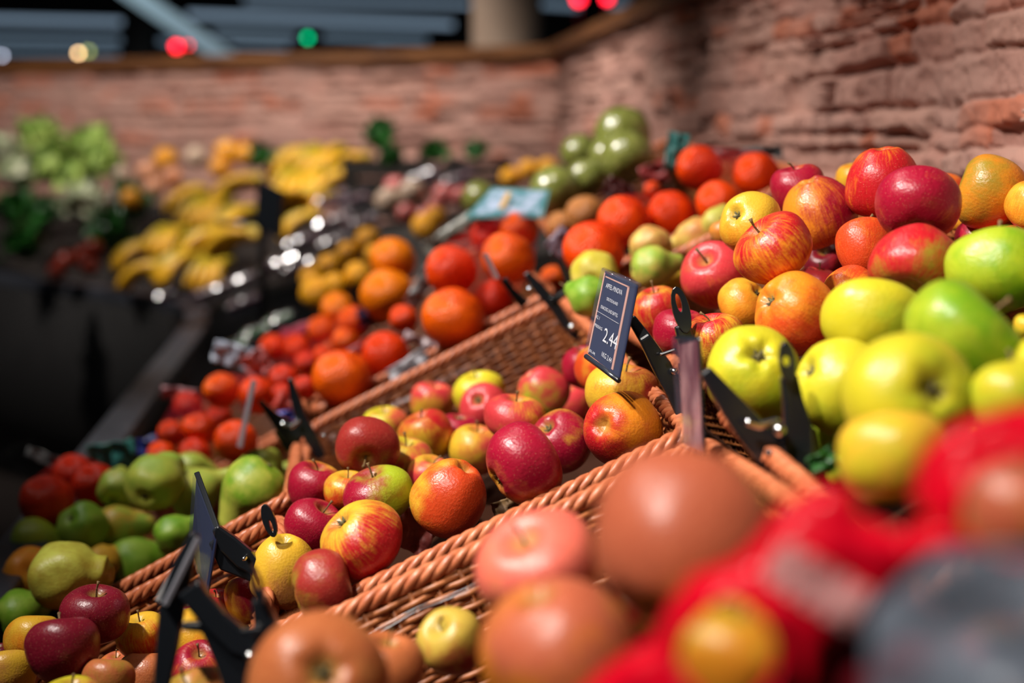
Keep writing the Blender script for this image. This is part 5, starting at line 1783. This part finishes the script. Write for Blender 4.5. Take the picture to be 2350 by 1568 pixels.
# daylight louvres far behind
M['louvre'] = simple('daylit_louvre', (0.05, 0.07, 0.09), 0.4, emit=(0.30, 0.42, 0.56), estr=0.62)
M['louvre2'] = simple('dim_louvre', (0.04, 0.055, 0.07), 0.4, emit=(0.25, 0.36, 0.48), estr=0.48)
lv = link('louvre_window', None, None, 'long dim window with pale blue horizontal louvres beyond the wall', 'window')
for (u0, v0, u1, v1, th, mt) in [(-60, 42, 278, 50, 34, 'louvre'), (-60, 86, 275, 92, 30, 'louvre2'), (-60, 118, 270, 122, 22, 'louvre2'), (-60, 145, 140, 150, 14, 'louvre2'),
                                 (430, 32, 1040, 56, 34, 'louvre'), (560, 0, 1080, 10, 22, 'louvre'), (490, 74, 680, 82, 30, 'louvre2'), (740, 82, 980, 92, 28, 'louvre2'),
                                 (530, 104, 660, 108, 12, 'louvre'), (860, 116, 980, 122, 22, 'louvre2'), (310, 92, 400, 95, 26, 'louvre2'), (560, 130, 610, 132, 16, 'louvre2'), (1240, 8, 1330, 14, 36, 'louvre2'), (1400, 10, 1480, 14, 30, 'louvre2')]:
    D = 12.5
    th *= 0.36
    f = [P(u0, v0 - th / 2, D), P(u1, v1 - th / 2, D), P(u1, v1 + th / 2, D), P(u0, v0 + th / 2, D)]
    b = MB()
    b.prism(f, [p - VZ * 0.03 for p in f])
    b.build('louvre', M[mt], lv, smooth_shade=False)
M['beam'] = simple('self_glow_steel_strut', (0.30, 0.40, 0.46), 0.5, emit=(0.20, 0.32, 0.38), estr=0.22)  # glow in the material stands in for light on steel; not assigned
b = MB()
f = [P(262, -20, 10.5), P(330, -20, 10.5), P(552, 132, 10.5), P(512, 150, 10.5)]
b.prism(f, [p - VZ * 0.15 for p in f])
b.build('diagonal_strut', simple('pale_steel', (0.42, 0.55, 0.62), 0.5), smooth_shade=False, label='pale blue-grey diagonal steel strut in the dark store beyond', cat='strut')
b = MB()
f = [P(280, -30, 12.2), P(345, -30, 12.2), P(345, 170, 12.2), P(280, 170, 12.2)]
b.prism(f, [p - VZ * 0.3 for p in f])
b.build('dark_pillar', M['dark'], smooth_shade=False, label='dark square pillar crossing the louvred window', cat='pillar')
LM = {'red': simple('red_lamp', (1, 0, 0), emit=(1, 0.01, 0.03), estr=9), 'green': simple('green_lamp', (0, 1, .5), emit=(0.0, 0.8, 0.3), estr=4), 'warm': simple('warm_lamp', (1, .7, .4), emit=(1, .62, .28), estr=16),
      'cool': simple('white_lamp', (1, 1, 1), emit=(.75, .8, 1), estr=6), 'olive': simple('olive_lamp', (.5, .6, .2), emit=(.5, .6, .15), estr=4)}
for (u, v, c, D, r, lb) in [(405, 107, 'red', 10, .028, 'small red lamp beside the diagonal strut'), (432, 104, 'red', 11, .014, 'fainter red lamp touching the diagonal strut'), (180, 122, 'warm', 10, .014, 'warm yellow lamp under the louvres'),
                            (203, 118, 'olive', 12, .02, 'faint olive lamp beside the warm one'), (706, 87, 'green', 11, .022, 'green lamp below the long louvre'), (1328, -2, 'red', 10, .035, 'red lamp at the top edge beside the column'),
                            (1393, -4, 'red', 10, .03, 'red lamp at the top edge farther from the column'), (104, 160, 'cool', 9, .010, 'small white lamp just above the wall coping'), (150, 166, 'cool', 9, .006, 'tiny white lamp above the coping'),
                            (268, 158, 'cool', 9, .006, 'tiny white lamp beside the dark pillar'), (5, 128, 'cool', 9, .012, 'small white lamp at the picture edge'), (850, 128, 'cool', 9, .010, 'small white lamp above the coping before the column')]:
    vs = []
    for i in range(7):
        for j in range(12):
            th, ph = PI * i / 6, 2 * PI * j / 12
            vs.append(Vector((math.sin(th) * math.cos(ph), math.sin(th) * math.sin(ph), math.cos(th))) * r)
    o = link('signal_lamp', mesh_from('signal_lamp', vs, grid_mesh(vs, 7, 12, True), LM[c]), None, lb, 'lamp', 'small lamps in the dark store')
    o.location = P(u, v, D)
    pb = MB()
    pb.tube([(0, 0.012, -r * .8), (0, 0.012, -o.location.z)], 0.004, 6)
    pb.build('post', M['black'], o)
